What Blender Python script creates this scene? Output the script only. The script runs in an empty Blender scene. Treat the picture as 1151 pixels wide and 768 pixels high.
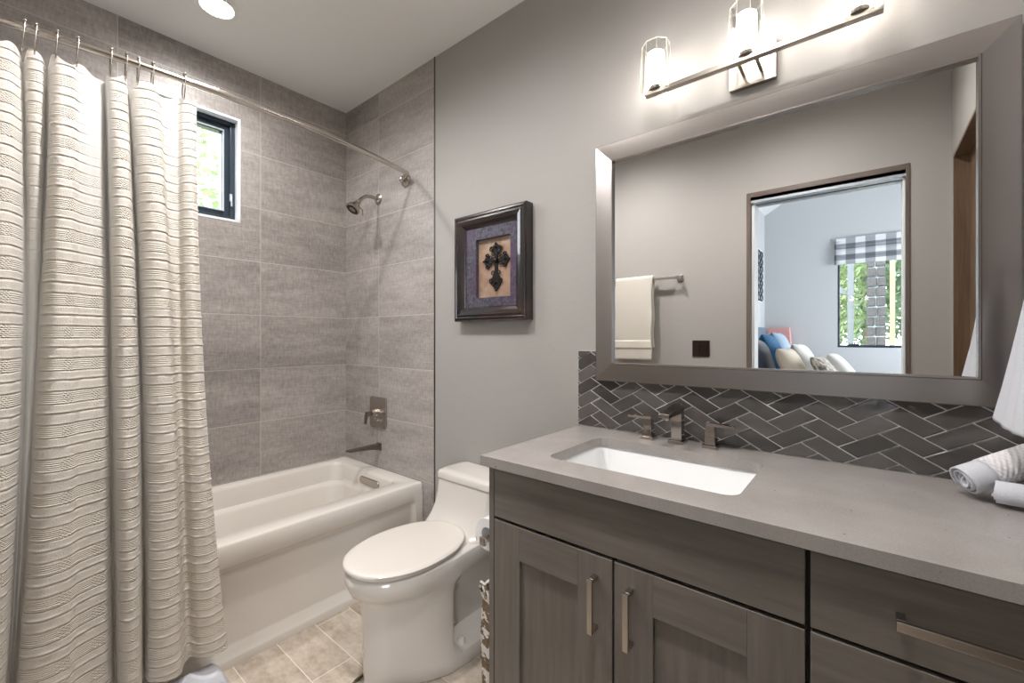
import bpy, bmesh, math, random
from mathutils import Vector, Matrix
random.seed(7)
PI = math.pi
C = bpy.context.scene.collection
scn = bpy.context.scene

# ------------------------------------------------------------------ camera, world, exposure
cam_d = bpy.data.cameras.new('camera')
cam = bpy.data.objects.new('camera', cam_d); C.objects.link(cam)
cam.location = (2.681, -1.507, 1.261)
cam.rotation_euler = (math.radians(90), 0, math.radians(39.56))
cam_d.sensor_width = 36; cam_d.lens = 36*483.8/1151
cam_d.shift_y = -3.7/1151
cam_d.clip_start = 0.02; cam_d.clip_end = 200
scn.camera = cam
scn.view_settings.view_transform = 'Standard'
scn.view_settings.look = 'None'
scn.view_settings.exposure = 1.2
scn.view_settings.gamma = 1
scn.view_settings.use_curve_mapping = False

SKY = 6.8          # daylight
CAN = 30.0         # downlights, in watts
CAN2 = 52.0
CAN3 = 62.0
LENS = 14.0        # glow of their lenses
BULB = 12.5        # frosted lamp emission
w = bpy.data.worlds.new('world'); scn.world = w; w.use_nodes = True
wn = w.node_tree.nodes; wn.clear()
wo = wn.new('ShaderNodeOutputWorld'); wb = wn.new('ShaderNodeBackground')
wb.inputs[0].default_value = (0.88, 0.94, 1.0, 1); wb.inputs[1].default_value = SKY
w.node_tree.links.new(wb.outputs[0], wo.inputs[0])

def portal(loc, rot, sx, sy):
    l = bpy.data.lights.new('daylight_portal', 'AREA'); l.shape = 'RECTANGLE'; l.size = sx; l.size_y = sy
    l.cycles.is_portal = True
    o = bpy.data.objects.new('daylight_portal', l); C.objects.link(o); o.location = loc; o.rotation_euler = rot
portal((-0.125, -0.826, 2.186), (0, math.radians(-90), 0), .55, .38)
portal((2.76, -5.47, 1.70), (math.radians(90), 0, 0), .76, 1.10)
portal((4.72, -4.125, 1.65), (0, math.radians(90), 0), 1.5, 1.55)  # unseen side opening, added to bring more daylight in

# ------------------------------------------------------------------ materials
def lin(c):
    c = c/255.0
    return c/12.92 if c <= 0.04045 else ((c+0.055)/1.055)**2.4
def rgb(r, g, b): return (lin(r), lin(g), lin(b), 1)
class NT:
    def __init__(s, name):
        s.m = bpy.data.materials.new(name); s.m.use_nodes = True
        s.t = s.m.node_tree; s.t.nodes.clear()
        s.out = s.t.nodes.new('ShaderNodeOutputMaterial')
    def n(s, typ, **k):
        nd = s.t.nodes.new(typ)
        for a, v in k.items():
            if a.startswith('i_'):
                key = a[2:]; key = int(key) if key.isdigit() else key.replace('_', ' ')
                s.put(nd.inputs[key], v)
            else: setattr(nd, a, v)
        return nd
    def put(s, sock, v):
        if isinstance(v, bpy.types.NodeSocket): s.t.links.new(v, sock)
        elif isinstance(v, bpy.types.Node): s.t.links.new(v.outputs[0], sock)
        else: sock.default_value = v
    def math(s, op, a, b=0.0, c=0.0):
        nd = s.t.nodes.new('ShaderNodeMath'); nd.operation = op
        for i, v in enumerate((a, b, c)): s.put(nd.inputs[i], v)
        return nd.outputs[0]
    def mix(s, f, a, b):
        nd = s.t.nodes.new('ShaderNodeMix'); nd.data_type = 'RGBA'
        s.put(nd.inputs[0], f); s.put(nd.inputs[6], a); s.put(nd.inputs[7], b)
        return nd.outputs[2]
    def coord(s, kind='Object'): return s.n('ShaderNodeTexCoord').outputs[kind]
    def geo(s): return s.n('ShaderNodeNewGeometry').outputs['Position']
    def noise(s, vec, scale, detail=3, rough=.5, scl=(1, 1, 1)):
        mp = s.n('ShaderNodeMapping', i_Vector=vec, i_Scale=scl)
        nd = s.n('ShaderNodeTexNoise', i_Vector=mp, i_Scale=scale, i_Detail=detail, i_Roughness=rough)
        return nd.outputs['Fac']
    def ramp(s, f, *stops):
        nd = s.n('ShaderNodeValToRGB', i_Fac=f)
        e = nd.color_ramp.elements
        while len(e) < len(stops): e.new(.5)
        for i, (p, c) in enumerate(stops): e[i].position = p; e[i].color = c
        return nd.outputs[0]
    def bump(s, h, strength, dist=.002):
        return s.n('ShaderNodeBump', i_Height=h, i_Strength=strength, i_Distance=dist).outputs[0]
    def pbr(s, col, rough=.5, metal=0, normal=None, **k):
        b = s.n('ShaderNodeBsdfPrincipled')
        s.put(b.inputs['Base Color'], col); s.put(b.inputs['Roughness'], rough); s.put(b.inputs['Metallic'], metal)
        if normal is not None: s.put(b.inputs['Normal'], normal)
        for a, v in k.items(): s.put(b.inputs[a.replace('_', ' ')], v)
        return b
    def done(s, sh):
        s.t.links.new(sh.outputs[0] if isinstance(sh, bpy.types.Node) else sh, s.out.inputs[0]); return s.m

def plain(name, col, rough=.5, metal=0, nscale=0, nstr=.1, ndist=.001, var=0, **k):
    t = NT(name); c = col; nm = None
    p = t.coord()
    if var:
        f = t.noise(p, 9, 4)
        c = t.mix(f, tuple(x*(1-var) for x in col[:3])+(1,), tuple(min(1, x*(1+var)) for x in col[:3])+(1,))
    if nscale: nm = t.bump(t.noise(p, nscale, 3), nstr, ndist)
    return t.done(t.pbr(c, rough, metal, nm, **k))

def cells(t, u, v, W, H, shift, mort):
    """running tile grid: returns mortar mask (1 on joints) and a random value per tile"""
    vr = t.math('DIVIDE', v, H); row = t.math('FLOOR', vr)
    fv = t.math('MULTIPLY', t.math('SUBTRACT', vr, row), H)
    ur = t.math('ADD', t.math('DIVIDE', u, W), t.math('MULTIPLY', row, shift)); colm = t.math('FLOOR', ur)
    fu = t.math('MULTIPLY', t.math('SUBTRACT', ur, colm), W)
    du = t.math('MINIMUM', fu, t.math('SUBTRACT', W, fu)); dv = t.math('MINIMUM', fv, t.math('SUBTRACT', H, fv))
    d = t.math('MINIMUM', du, dv)
    mask = t.math('LESS_THAN', d, mort/2)
    cv = t.n('ShaderNodeCombineXYZ', i_0=row, i_1=colm)
    wnz = t.n('ShaderNodeTexWhiteNoise', i_Vector=cv)
    wnz.noise_dimensions = '3D'
    return mask, wnz.outputs['Value'], cv, d

def wall_tile(name, axis, u0, v0):
    t = NT(name); g = t.geo(); sp = t.n('ShaderNodeSeparateXYZ', i_0=g)
    u = t.math('SUBTRACT', sp.outputs[axis], u0); v = t.math('SUBTRACT', sp.outputs[2], v0)
    mask, rnd, cv, d = cells(t, u, v, .61, .3045, 0.0, .0028)
    off = t.n('ShaderNodeVectorMath', operation='MULTIPLY', i_0=cv, i_1=(3.7, 5.3, 1)).outputs[0]
    pos = t.n('ShaderNodeVectorMath', operation='ADD', i_0=g, i_1=off).outputs[0]
    hs = (1, 1, 5)
    n1 = t.noise(pos, 2.6, 5, .62, hs)           # long horizontal clouds
    n2 = t.noise(pos, 95, 3, .65, (1, 1, .30))    # linen like flecks
    n3 = t.noise(pos, 60, 2, .6, (.30, .30, 2.5))
    f = t.math('ADD', t.math('MULTIPLY', n1, .42), t.math('ADD', t.math('MULTIPLY', n2, .36), t.math('MULTIPLY', n3, .22)))
    f = t.math('ADD', f, t.math('MULTIPLY', t.math('SUBTRACT', rnd, .5), .10))
    c = t.ramp(f, (.34, rgb(132, 125, 121)), (.50, rgb(163, 156, 151)), (.66, rgb(188, 182, 177)))
    c = t.mix(mask, c, rgb(203, 195, 186))
    h = t.math('SUBTRACT', t.math('MULTIPLY', n2, .15), mask)
    return t.done(t.pbr(c, t.math('ADD', .42, t.math('MULTIPLY', mask, .3)), 0, t.bump(h, .35, .0015)))
M = {}
M['tile_back'] = wall_tile('stone_tile_back', 1, -.523, .478)
M['tile_side'] = wall_tile('stone_tile_side', 0, .382, .478)
def floor_mat():
    t = NT('floor_tile'); g = t.geo(); sp = t.n('ShaderNodeSeparateXYZ', i_0=g)
    u = t.math('SUBTRACT', sp.outputs[0], 1.11); v = t.math('ADD', sp.outputs[1], .757)
    mask, rnd, cv, d = cells(t, u, v, .61, .1585, .47, .0035)
    off = t.n('ShaderNodeVectorMath', operation='MULTIPLY', i_0=cv, i_1=(3.7, 5.3, 1)).outputs[0]
    pos = t.n('ShaderNodeVectorMath', operation='ADD', i_0=g, i_1=off).outputs[0]
    n1 = t.noise(pos, 7, 5, .65, (.7, 1.6, 1)); n2 = t.noise(pos, 40, 3, .6)
    f = t.math('ADD', t.math('ADD', t.math('MULTIPLY', n1, .75), t.math('MULTIPLY', n2, .25)), t.math('MULTIPLY', t.math('SUBTRACT', rnd, .5), .10))
    c = t.ramp(f, (.34, rgb(152, 138, 122)), (.5, rgb(190, 176, 160)), (.66, rgb(212, 201, 187)))
    c = t.mix(mask, c, rgb(228, 219, 205))
    return t.done(t.pbr(c, .45, 0, t.bump(t.math('SUBTRACT', t.math('MULTIPLY', n2, .15), mask), .4, .001)))
M['floor'] = floor_mat()
def paint(name, col):
    t = NT(name); g = t.geo()
    n = t.noise(g, 16, 3, .6); r = t.ramp(n, (.50, (0, 0, 0, 1)), (.60, (1, 1, 1, 1)))
    n2 = t.noise(g, 90, 2, .5)
    h = t.math('ADD', t.math('MULTIPLY', r, .8), t.math('MULTIPLY', n2, .25))
    return t.done(t.pbr(col, .6, 0, t.bump(h, .22, .0015)))
M['paint'] = paint('painted_wall_texture', rgb(162, 158, 154))
M['ceiling'] = paint('ceiling_paint', rgb(236, 235, 234))
M['bedpaint'] = paint('bedroom_paint', rgb(196, 198, 200))
M['bedceil'] = paint('bedroom_ceiling', rgb(225, 226, 228))
M['white_reveal'] = plain('white_reveal', rgb(235, 238, 240), .5)
M['acrylic'] = plain('white_acrylic', rgb(220, 213, 205), .14, Coat_Weight=.4, Coat_Roughness=.05)
M['china'] = plain('white_china', rgb(212, 206, 199), .10, Coat_Weight=.5, Coat_Roughness=.04)
M['seat'] = plain('white_toilet_seat', rgb(216, 209, 201), .18)
M['sinkchina'] = plain('sink_china', rgb(238, 238, 238), .10, Coat_Weight=.4)
M['chrome'] = plain('satin_chrome', rgb(200, 196, 192), .16, 1)
M['nickel'] = plain('brushed_nickel', rgb(182, 174, 166), .26, 1)
M['polished'] = plain('polished_nickel', rgb(176, 168, 162), .09, 1)
M['dark_nickel'] = plain('dark_nickel', rgb(136, 128, 121), .20, 1)
M['rodmetal'] = plain('rod_metal', rgb(205, 198, 190), .20, 1)
def brushed(name, ax, col):
    t = NT(name); p = t.coord()
    sc = [160, 160, 160]; sc[ax] = 1.2
    n = t.noise(p, 3, 3, .6, tuple(sc))
    c = t.mix(n, tuple(x*.93 for x in col[:3])+(1,), col)
    b = t.pbr(c, t.math('ADD', .22, t.math('MULTIPLY', n, .06)), 1, t.bump(n, .04, .0002), Anisotropic=.7)
    tg = t.n('ShaderNodeTangent'); tg.direction_type = 'RADIAL'; tg.axis = 'XYZ'[2-ax] if ax != 1 else 'X'
    tg2 = t.n('ShaderNodeCombineXYZ', i_0=1.0 if ax == 0 else 0.0, i_2=1.0 if ax == 2 else 0.0)
    t.put(b.inputs['Tangent'], tg2)
    return t.done(b)
M['steel_h'] = brushed('brushed_steel_rail', 0, rgb(166, 159, 154))
M['steel_v'] = brushed('brushed_steel_stile', 2, rgb(164, 159, 157))
M['mirror'] = plain('mirror_silver', (.92, .92, .91, 1), 0.0, 1)
M['black'] = plain('black_parts_and_gap_shade', rgb(20, 18, 17), .5)  # black of real parts, and shade put into the cabinet gaps
M['dark_bronze'] = plain('dark_bronze', rgb(44, 36, 32), .35, .6)
def wood(name, ax, a, b, rough=.42):
    t = NT(name); p = t.coord()
    sc = [26, 26, 26]; sc[ax] = 1.6
    n = t.noise(p, 2.2, 5, .62, tuple(sc)); n2 = t.noise(p, 3, 3, .5)
    f = t.math('ADD', t.math('MULTIPLY', n, .7), t.math('MULTIPLY', n2, .3))
    c = t.ramp(f, (.3, a), (.72, b))
    return t.done(t.pbr(c, rough, 0, t.bump(n, .08, .001)))
ca, cb = rgb(92, 86, 80), rgb(122, 115, 107)
M['cab_h'] = wood('grey_stained_wood_horizontal', 0, ca, cb)
M['cab_v'] = wood('grey_stained_wood_vertical', 2, ca, cb)
M['oak_v'] = wood('stained_door_wood_upright', 2, rgb(78, 60, 44), rgb(118, 94, 70), .5)
M['oak_h'] = wood('stained_door_wood_level', 0, rgb(78, 60, 44), rgb(118, 94, 70), .5)
M['trimwood_v'] = wood('dark_trim_wood_upright', 2, rgb(86, 74, 66), rgb(118, 104, 94), .4)
M['trimwood_h'] = wood('dark_trim_wood_level', 0, rgb(86, 74, 66), rgb(118, 104, 94), .4)
def quartz():
    t = NT('grey_quartz'); p = t.geo()
    n = t.noise(p, 260, 2, .6); n2 = t.noise(p, 8, 3, .5)
    c = t.ramp(t.math('ADD', t.math('MULTIPLY', n, .5), t.math('MULTIPLY', n2, .5)), (.35, rgb(146, 140, 136)), (.65, rgb(162, 156, 152)))
    vo = t.n('ShaderNodeTexVoronoi', i_Vector=p, i_Scale=22.0)
    c = t.mix(t.math('LESS_THAN', vo.outputs['Distance'], .045), c, rgb(110, 103, 98))
    return t.done(t.pbr(c, .22, 0))
M['quartz'] = quartz()
def glazed():
    t = NT('glazed_charcoal_tile'); p = t.coord(); g = t.geo()
    vo = t.n('ShaderNodeNewGeometry'); r = vo.outputs['Random Per Island']
    n = t.noise(g, 9, 3, .5, (1, 1, 2))
    f = t.math('ADD', t.math('MULTIPLY', r, .5), t.math('MULTIPLY', n, .5))
    c = t.ramp(f, (.25, rgb(60, 57, 55)), (.75, rgb(92, 88, 85)))
    return t.done(t.pbr(c, .06, 0, t.bump(t.noise(g, 18, 2, .4), .5, .008), Coat_Weight=.5))
M['glazed'] = glazed()
M['grout'] = plain('light_grout', rgb(206, 204, 200), .8)
def fabric(name, col, trans=.3, nscale=300, nstr=.25, ndist=.001):
    t = NT(name); p = t.coord()
    n = t.noise(p, nscale, 3, .7)
    nm = t.bump(n, nstr, ndist)
    d = t.n('ShaderNodeBsdfDiffuse', i_Color=col, i_Normal=nm); tr = t.n('ShaderNodeBsdfTranslucent', i_Color=col)
    mx = t.n('ShaderNodeMixShader', i_0=trans); t.put(mx.inputs[1], d); t.put(mx.inputs[2], tr)
    return t.done(mx)
def curtain_mat():
    t = NT('woven_cream_curtain'); uv = t.coord('UV'); sp = t.n('ShaderNodeSeparateXYZ', i_0=uv)
    s, z = sp.outputs[0], sp.outputs[1]
    # uv: x = metres along cloth, y = metres of height
    fine = t.math('SINE', t.math('MULTIPLY', z, 2*PI/.0055))
    wv = t.n('ShaderNodeAttribute', attribute_name='weave').outputs['Fac']
    wob = t.math('MULTIPLY', t.noise(uv, 14, 2, .5, (1, .2, 1)), .010)
    per = t.math('FRACT', t.math('DIVIDE', t.math('ADD', z, wob), .094))
    band = t.math('MULTIPLY', t.math('GREATER_THAN', per, .46), t.math('LESS_THAN', per, .84))
    blk = t.math('SINE', t.math('MULTIPLY', s, 2*PI/.085))
    blkm = t.math('GREATER_THAN', blk, .55)
    dots = t.math('MULTIPLY', t.math('SINE', t.math('MULTIPLY', s, 2*PI/.009)), t.math('SINE', t.math('MULTIPLY', z, 2*PI/.0085)))
    def ridge(c, wd):
        d = t.math('DIVIDE', t.math('SUBTRACT', per, c), wd)
        return t.math('POWER', 2.718, t.math('MULTIPLY', t.math('MULTIPLY', d, d), -1.0))
    rd = t.math('ADD', ridge(.17, .035), t.math('MULTIPLY', t.math('ADD', ridge(.46, .022), ridge(.84, .026)), .7))
    n = t.noise(uv, 260, 3, .7, (1, 1, 1)); nl = t.noise(uv, 10, 3, .6, (1, 8, 1))
    knot = t.math('ADD', .55, t.math('MULTIPLY', t.noise(uv, 60, 2, .5, (1, .3, 1)), .9))
    h = t.math('ADD', t.math('MULTIPLY', t.math('MULTIPLY', fine, .28), band), t.math('MULTIPLY', n, .50))
    h = t.math('ADD', h, t.math('MULTIPLY', t.math('MULTIPLY', dots, .45), t.math('MULTIPLY', blkm, band)))
    h = t.math('ADD', h, t.math('MULTIPLY', t.math('MULTIPLY', rd, t.math('MULTIPLY', knot, knot)), 1.2))
    h = t.math('MULTIPLY', h, wv)
    c = t.mix(t.math('MULTIPLY', t.math('MAXIMUM', band, t.math('MULTIPLY', rd, .7)), .8), rgb(230, 224, 216), rgb(237, 230, 219))
    c = t.mix(t.math('MULTIPLY', nl, .10), c, rgb(226, 208, 188))
    c = t.mix(wv, rgb(218, 216, 213), c)
    nm = t.bump(h, 1.0, .0035)
    d = t.n('ShaderNodeBsdfDiffuse', i_Color=c, i_Normal=nm); tr = t.n('ShaderNodeBsdfTranslucent', i_Color=c, i_Normal=nm)
    mx = t.n('ShaderNodeMixShader', i_0=.15); t.put(mx.inputs[1], d); t.put(mx.inputs[2], tr)
    return t.done(mx)
M['curtain'] = curtain_mat()
M['liner'] = fabric('sheer_white_liner', rgb(225, 228, 232), .45, 120, .05)
M['towel'] = fabric('cream_terry', rgb(224, 218, 208), .1, 420, .9, .004)
M['towel_white'] = fabric('white_terry', rgb(222, 223, 230), .1, 420, .8, .003)
def waffle():
    t = NT('waffle_weave'); uv = t.coord('UV'); sp = t.n('ShaderNodeSeparateXYZ', i_0=uv)
    a = t.math('SINE', t.math('MULTIPLY', sp.outputs[0], 2*PI/.0105)); b = t.math('SINE', t.math('MULTIPLY', sp.outputs[1], 2*PI/.0105))
    h = t.math('MULTIPLY', a, b)
    c = t.mix(t.math('MULTIPLY', t.math('ADD', h, 1), .5), rgb(216, 213, 215), rgb(228, 225, 228))
    return t.done(t.n('ShaderNodeBsdfDiffuse', i_Color=c, i_Normal=t.bump(t.math('ADD', h, t.math('MULTIPLY', t.noise(uv, 300), .5)), .6, .002)))
M['waffle'] = waffle()
def glass(name, tint=(1, 1, 1, 1), gl=.10, ior=1.45):
    t = NT(name); fr = t.n('ShaderNodeFresnel', i_IOR=ior)
    a = t.n('ShaderNodeBsdfTransparent', i_Color=tint); b = t.n('ShaderNodeBsdfGlossy', i_Roughness=.02)
    mx = t.n('ShaderNodeMixShader', i_0=t.math('MINIMUM', t.math('MULTIPLY', fr.outputs[0], .7), .5)); t.put(mx.inputs[1], a); t.put(mx.inputs[2], b)
    return t.done(mx)
M['pane'] = glass('window_pane_glass', (.97, .98, .98, 1))
M['clear'] = glass('clear_lamp_glass', (.95, .95, .94, 1), ior=1.5)
M['edge_glint'] = fabric('white_edge_glint', rgb(232, 230, 224), .6, 50, 0)  # whitish colour in place of light caught by the glass edges
def emit(name, col, s):
    t = NT(name); return t.done(t.n('ShaderNodeEmission', i_Color=col, i_Strength=s))
M['bulb'] = emit('glowing_frosted_glass', (1, .95, .89, 1), BULB)
M['canlens'] = emit('glowing_can_lens', (1, .985, .975, 1), LENS)
M['can_trim'] = plain('white_can_trim', rgb(235, 232, 226), .4)
M['winframe'] = plain('dark_window_frame', rgb(46, 58, 70), .35, .2)
M['winalu'] = plain('pale_window_trim', rgb(176, 184, 192), .4, .3)
M['paper'] = plain('toilet_paper', rgb(243, 242, 241), .9, nscale=120, nstr=.1)
M['plate_brown'] = plain('bronze_switch_plate', rgb(48, 34, 28), .3, .5)
M['leaf'] = plain('green_leaf', rgb(122, 138, 98), .6, var=.3)
M['leaf2'] = plain('dark_green_leaf', rgb(86, 108, 84), .6, var=.3)
M['bark'] = plain('tree_bark', rgb(112, 98, 84), .9, nscale=30, nstr=.6, ndist=.01, var=.3)
M['stone'] = plain('stacked_stone', rgb(56, 54, 54), .9, nscale=12, nstr=.7, ndist=.02, var=.4)
M['post'] = plain('pale_timber', rgb(128, 112, 88), .7, var=.1)
M['roofgrey'] = plain('grey_roof', rgb(88, 92, 96), .7)
M['ground'] = plain('garden_ground', rgb(104, 112, 82), .9, var=.3)

# ------------------------------------------------------------------ mesh helpers
ORG = {}
def tag(o, label=None, cat=None, group=None, kind=None):
    if label: o['label'] = label
    if cat: o['category'] = cat
    if group: o['group'] = group
    if kind: o['kind'] = kind
    return o
def thing(name, loc, label, cat, group=None):
    o = bpy.data.objects.new(name, None); C.objects.link(o); o.location = loc
    o.empty_display_size = .05; ORG[o] = Vector(loc)
    return tag(o, label, cat, group)
class MB:
    def __init__(s): s.bm = bmesh.new(); s.uv = None
    def box(s, a, b, mtx=None):
        x0, y0, z0 = a; x1, y1, z1 = b
        v = [s.bm.verts.new(p) for p in ((x0,y0,z0),(x1,y0,z0),(x1,y1,z0),(x0,y1,z0),(x0,y0,z1),(x1,y0,z1),(x1,y1,z1),(x0,y1,z1))]
        for f in ((0,3,2,1),(4,5,6,7),(0,1,5,4),(1,2,6,5),(2,3,7,6),(3,0,4,7)): s.bm.faces.new([v[i] for i in f])
        if mtx is not None:
            for q in v: q.co = mtx @ q.co
        return s
    def poly(s, pts): s.bm.faces.new([s.bm.verts.new(p) for p in pts]); return s
    def prism(s, pts, vec):
        vec = Vector(vec)
        a = [s.bm.verts.new(p) for p in pts]; b = [s.bm.verts.new(Vector(p)+vec) for p in pts]
        n = len(pts); s.bm.faces.new(a); s.bm.faces.new(b[::-1])
        for i in range(n): s.bm.faces.new((a[i], b[i], b[(i+1) % n], a[(i+1) % n]))
        return s
    def loft(s, rings, cap0=True, cap1=True, closed=True, uvf=None):
        R = [[s.bm.verts.new(p) for p in r] for r in rings]; n = len(rings[0])
        for i in range(len(R)-1):
            for j in range(n if closed else n-1):
                k = (j+1) % n
                s.bm.faces.new((R[i][j], R[i][k], R[i+1][k], R[i+1][j]))
        if cap0: s.bm.faces.new(R[0][::-1])
        if cap1: s.bm.faces.new(R[-1])
        return s
    def tube(s, pts, r, n=12, caps=True, rads=None):
        pts = [Vector(p) for p in pts]; rings = []
        up = None
        for i, p in enumerate(pts):
            t = (pts[min(i+1, len(pts)-1)]-pts[max(i-1, 0)]).normalized()
            if up is None:
                up = Vector((0, 0, 1)) if abs(t.z) < .9 else Vector((1, 0, 0))
            a = t.cross(up).normalized(); b = a.cross(t).normalized(); up = b
            rr = rads[i] if rads else r
            rings.append([p+a*rr*math.cos(2*PI*j/n)+b*rr*math.sin(2*PI*j/n) for j in range(n)])
        return s.loft(rings, caps, caps)
    def lathe(s, o, axis, prof, n=32, caps=True):
        """prof: list of (distance along axis, radius)"""
        o = Vector(o); ax = Vector(axis).normalized()
        a = ax.orthogonal().normalized(); b = ax.cross(a)
        return s.loft([[o+ax*h+(a*math.cos(2*PI*j/n)+b*math.sin(2*PI*j/n))*r for j in range(n)] for h, r in prof], caps, caps)
    def ball(s, o, r, n=10):
        return s.lathe(o, (0, 0, 1), [(-r*math.cos(PI*i/n), max(1e-5, r*math.sin(PI*i/n))) for i in range(n+1)], 14)
    def grid(s, fn, nu, nv, uv=None, wrap=False):
        R = [[s.bm.verts.new(fn(i/(nu-1), j/(nv-1))) for i in range(nu)] for j in range(nv)]
        lay = s.bm.loops.layers.uv.verify() if uv else None
        for j in range(nv-1):
            for i in range(nu-1):
                f = s.bm.faces.new((R[j][i], R[j][i+1], R[j+1][i+1], R[j+1][i]))
                if lay:
                    for l, (a, b) in zip(f.loops, ((i, j), (i+1, j), (i+1, j+1), (i, j+1))):
                        l[lay].uv = uv(a/(nu-1), b/(nv-1))
        return s
    def build(s, name, mat, parent=None, smooth=False, bevel=0, seg=2, recalc=True, solid=0, sub=0, angle=35):
        if recalc: bmesh.ops.recalc_face_normals(s.bm, faces=s.bm.faces)
        me = bpy.data.meshes.new(name)
        org = Vector((0, 0, 0))
        if parent is not None: org = ORG[parent]
        else:
            vs = [v.co for v in s.bm.verts]
            org = Vector(((min(v.x for v in vs)+max(v.x for v in vs))/2, (min(v.y for v in vs)+max(v.y for v in vs))/2, min(v.z for v in vs)))
        for v in s.bm.verts: v.co -= org
        s.bm.to_mesh(me); s.bm.free()
        if smooth:
            for p in me.polygons: p.use_smooth = True
            me.update()
            if smooth == 'auto': 
                me.set_sharp_from_angle(angle=math.radians(angle))
        if mat: me.materials.append(mat if not isinstance(mat, str) else M[mat])
        o = bpy.data.objects.new(name, me); C.objects.link(o)
        if parent is not None: o.parent = parent
        else: o.location = org
        ORG[o] = org
        if solid:
            m = o.modifiers.new('thickness', 'SOLIDIFY'); m.thickness = solid; m.offset = 0
        if bevel:
            m = o.modifiers.new('bevel', 'BEVEL'); m.width = bevel; m.segments = seg; m.limit_method = 'ANGLE'; m.angle_limit = math.radians(30)
            m.harden_normals = False
        if sub:
            m = o.modifiers.new('sub', 'SUBSURF'); m.levels = sub; m.render_levels = sub
        return o
def rrect(x0, y0, x1, y1, r, z, n=6):
    pts = []
    for cx, cy, a0 in ((x1-r, y1-r, 0), (x0+r, y1-r, 90), (x0+r, y0+r, 180), (x1-r, y0+r, 270)):
        for i in range(n+1):
            a = math.radians(a0+90*i/n); pts.append((cx+r*math.cos(a), cy+r*math.sin(a), z))
    return pts
def struct(name, mb, mat, **k):
    return tag(mb.build(name, mat, **k), kind='structure')

# ------------------------------------------------------------------ room shell
CE = 2.76; YO = -1.72; XS = 3.02
struct('floor', MB().box((-.0, YO, -.05), (XS+.12, 0, 0)), 'floor')
struct('ceiling', MB().box((-.12, YO-.14, CE), (XS+.14, .12, CE+.05)), 'ceiling')
# window wall, tiled, with an opening
WY0, WY1, WZ0, WZ1 = -1.02, -.632, 1.905, 2.467
mb = MB()
for a, b in (((-.12, YO, 0), (0, WY0, CE)), ((-.12, WY1, 0), (0, 0, CE)), ((-.12, WY0, 0), (0, WY1, WZ0)), ((-.12, WY0, WZ1), (0, WY1, CE))): mb.box(a, b)
struct('wall_back', mb, 'tile_back')
# mirror wall: painted part, and the tiled shower part
struct('wall_right', MB().box((.906, .0, 0), (XS+.12, .12, CE)), 'paint')
struct('wall_shower', MB().box((-.12, .0, 0), (.898, .12, CE)), 'tile_side')
struct('trim_1', MB().box((.898, -.003, 0), (.906, .06, CE)), plain('bronze_edge_trim', rgb(104, 96, 90), .45, 1))
# wall with the doorway (behind the camera)
mb = MB()
DX0, DX1, DZ = 2.088, 2.842, 2.165
for a, b in (((-.12, YO-.14, 0), (DX0, YO, CE)), ((DX1, YO-.14, 0), (XS+.14, YO, CE)), ((DX0, YO-.14, DZ), (DX1, YO, CE))): mb.box(a, b)
struct('wall_left', mb, 'paint')
# side wall with the timber door
mb = MB()
for a, b in (((XS, YO, 0), (XS+.12, -1.66, CE)), ((XS, -.84, 0), (XS+.12, 0, CE)), ((XS, -1.66, 2.195), (XS+.12, -.84, CE))): mb.box(a, b)
struct('wall_front', mb, 'paint')
struct('baseboard_right', MB().box((.906, -.014, 0), (1.80, 0, .10)), 'can_trim', bevel=.003)

# doorway lining: dark casing, pale jamb and the sliding track of the head
d1 = thing('door_1', (2.46, YO, 0), None, None); tag(d1, kind='structure')
mb = MB()
for a, b in (((2.063, YO-.15, 0), (2.088, YO+.006, 2.217)), ((2.842, YO-.15, 0), (2.860, YO+.006, 2.217))): mb.box(a, b)
mb.build('door_casing', 'trimwood_v', d1, bevel=.002)
MB().box((2.088, YO-.15, 2.185), (2.842, YO+.006, 2.217)).build('door_head', 'trimwood_h', d1, bevel=.002)
mb = MB()
mb.box((2.088, YO-.14, 2.15), (2.842, YO-.085, 2.185)); mb.box((2.088, YO-.055, 2.15), (2.842, YO-.0, 2.185))
mb.build('door_track', 'winalu', d1)
MB().box((2.088, YO-.085, 2.165), (2.842, YO-.055, 2.185)).build('track_slot', 'black', d1)
mb = MB().box((2.088, YO-.14, 0), (2.106, YO-.02, 2.15)); mb.box((2.83, YO-.14, 0), (2.842, YO-.02, 2.15))
mb.build('door_jamb', 'white_reveal', d1, bevel=.002)

# timber side door
d2 = thing('door_2', (XS+.06, -1.25, 0), None, None); tag(d2, kind='structure')
mb = MB().box((XS-.002, -1.66, 0), (XS+.055, -1.645, 2.195)); mb.box((XS-.002, -.855, 0), (XS+.055, -.84, 2.195))
mb.build('door_jamb', 'oak_v', d2)
MB().box((XS-.002, -1.645, 2.18), (XS+.055, -.855, 2.195)).build('door_head', 'oak_h', d2)
MB().box((XS+.055, -1.66, 0), (XS+.10, -.84, 2.195)).build('door_leaf', 'oak_v', d2)
mb = MB().lathe((XS+.055, -.93, 1.0), (-1, 0, 0), [(0, .026), (.006, .026), (.008, .010), (.03, .010), (.034, .022), (.05, .026), (.058, .018), (.06, .001)], 20)
mb.build('door_knob', 'dark_bronze', d2, smooth='auto')

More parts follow.
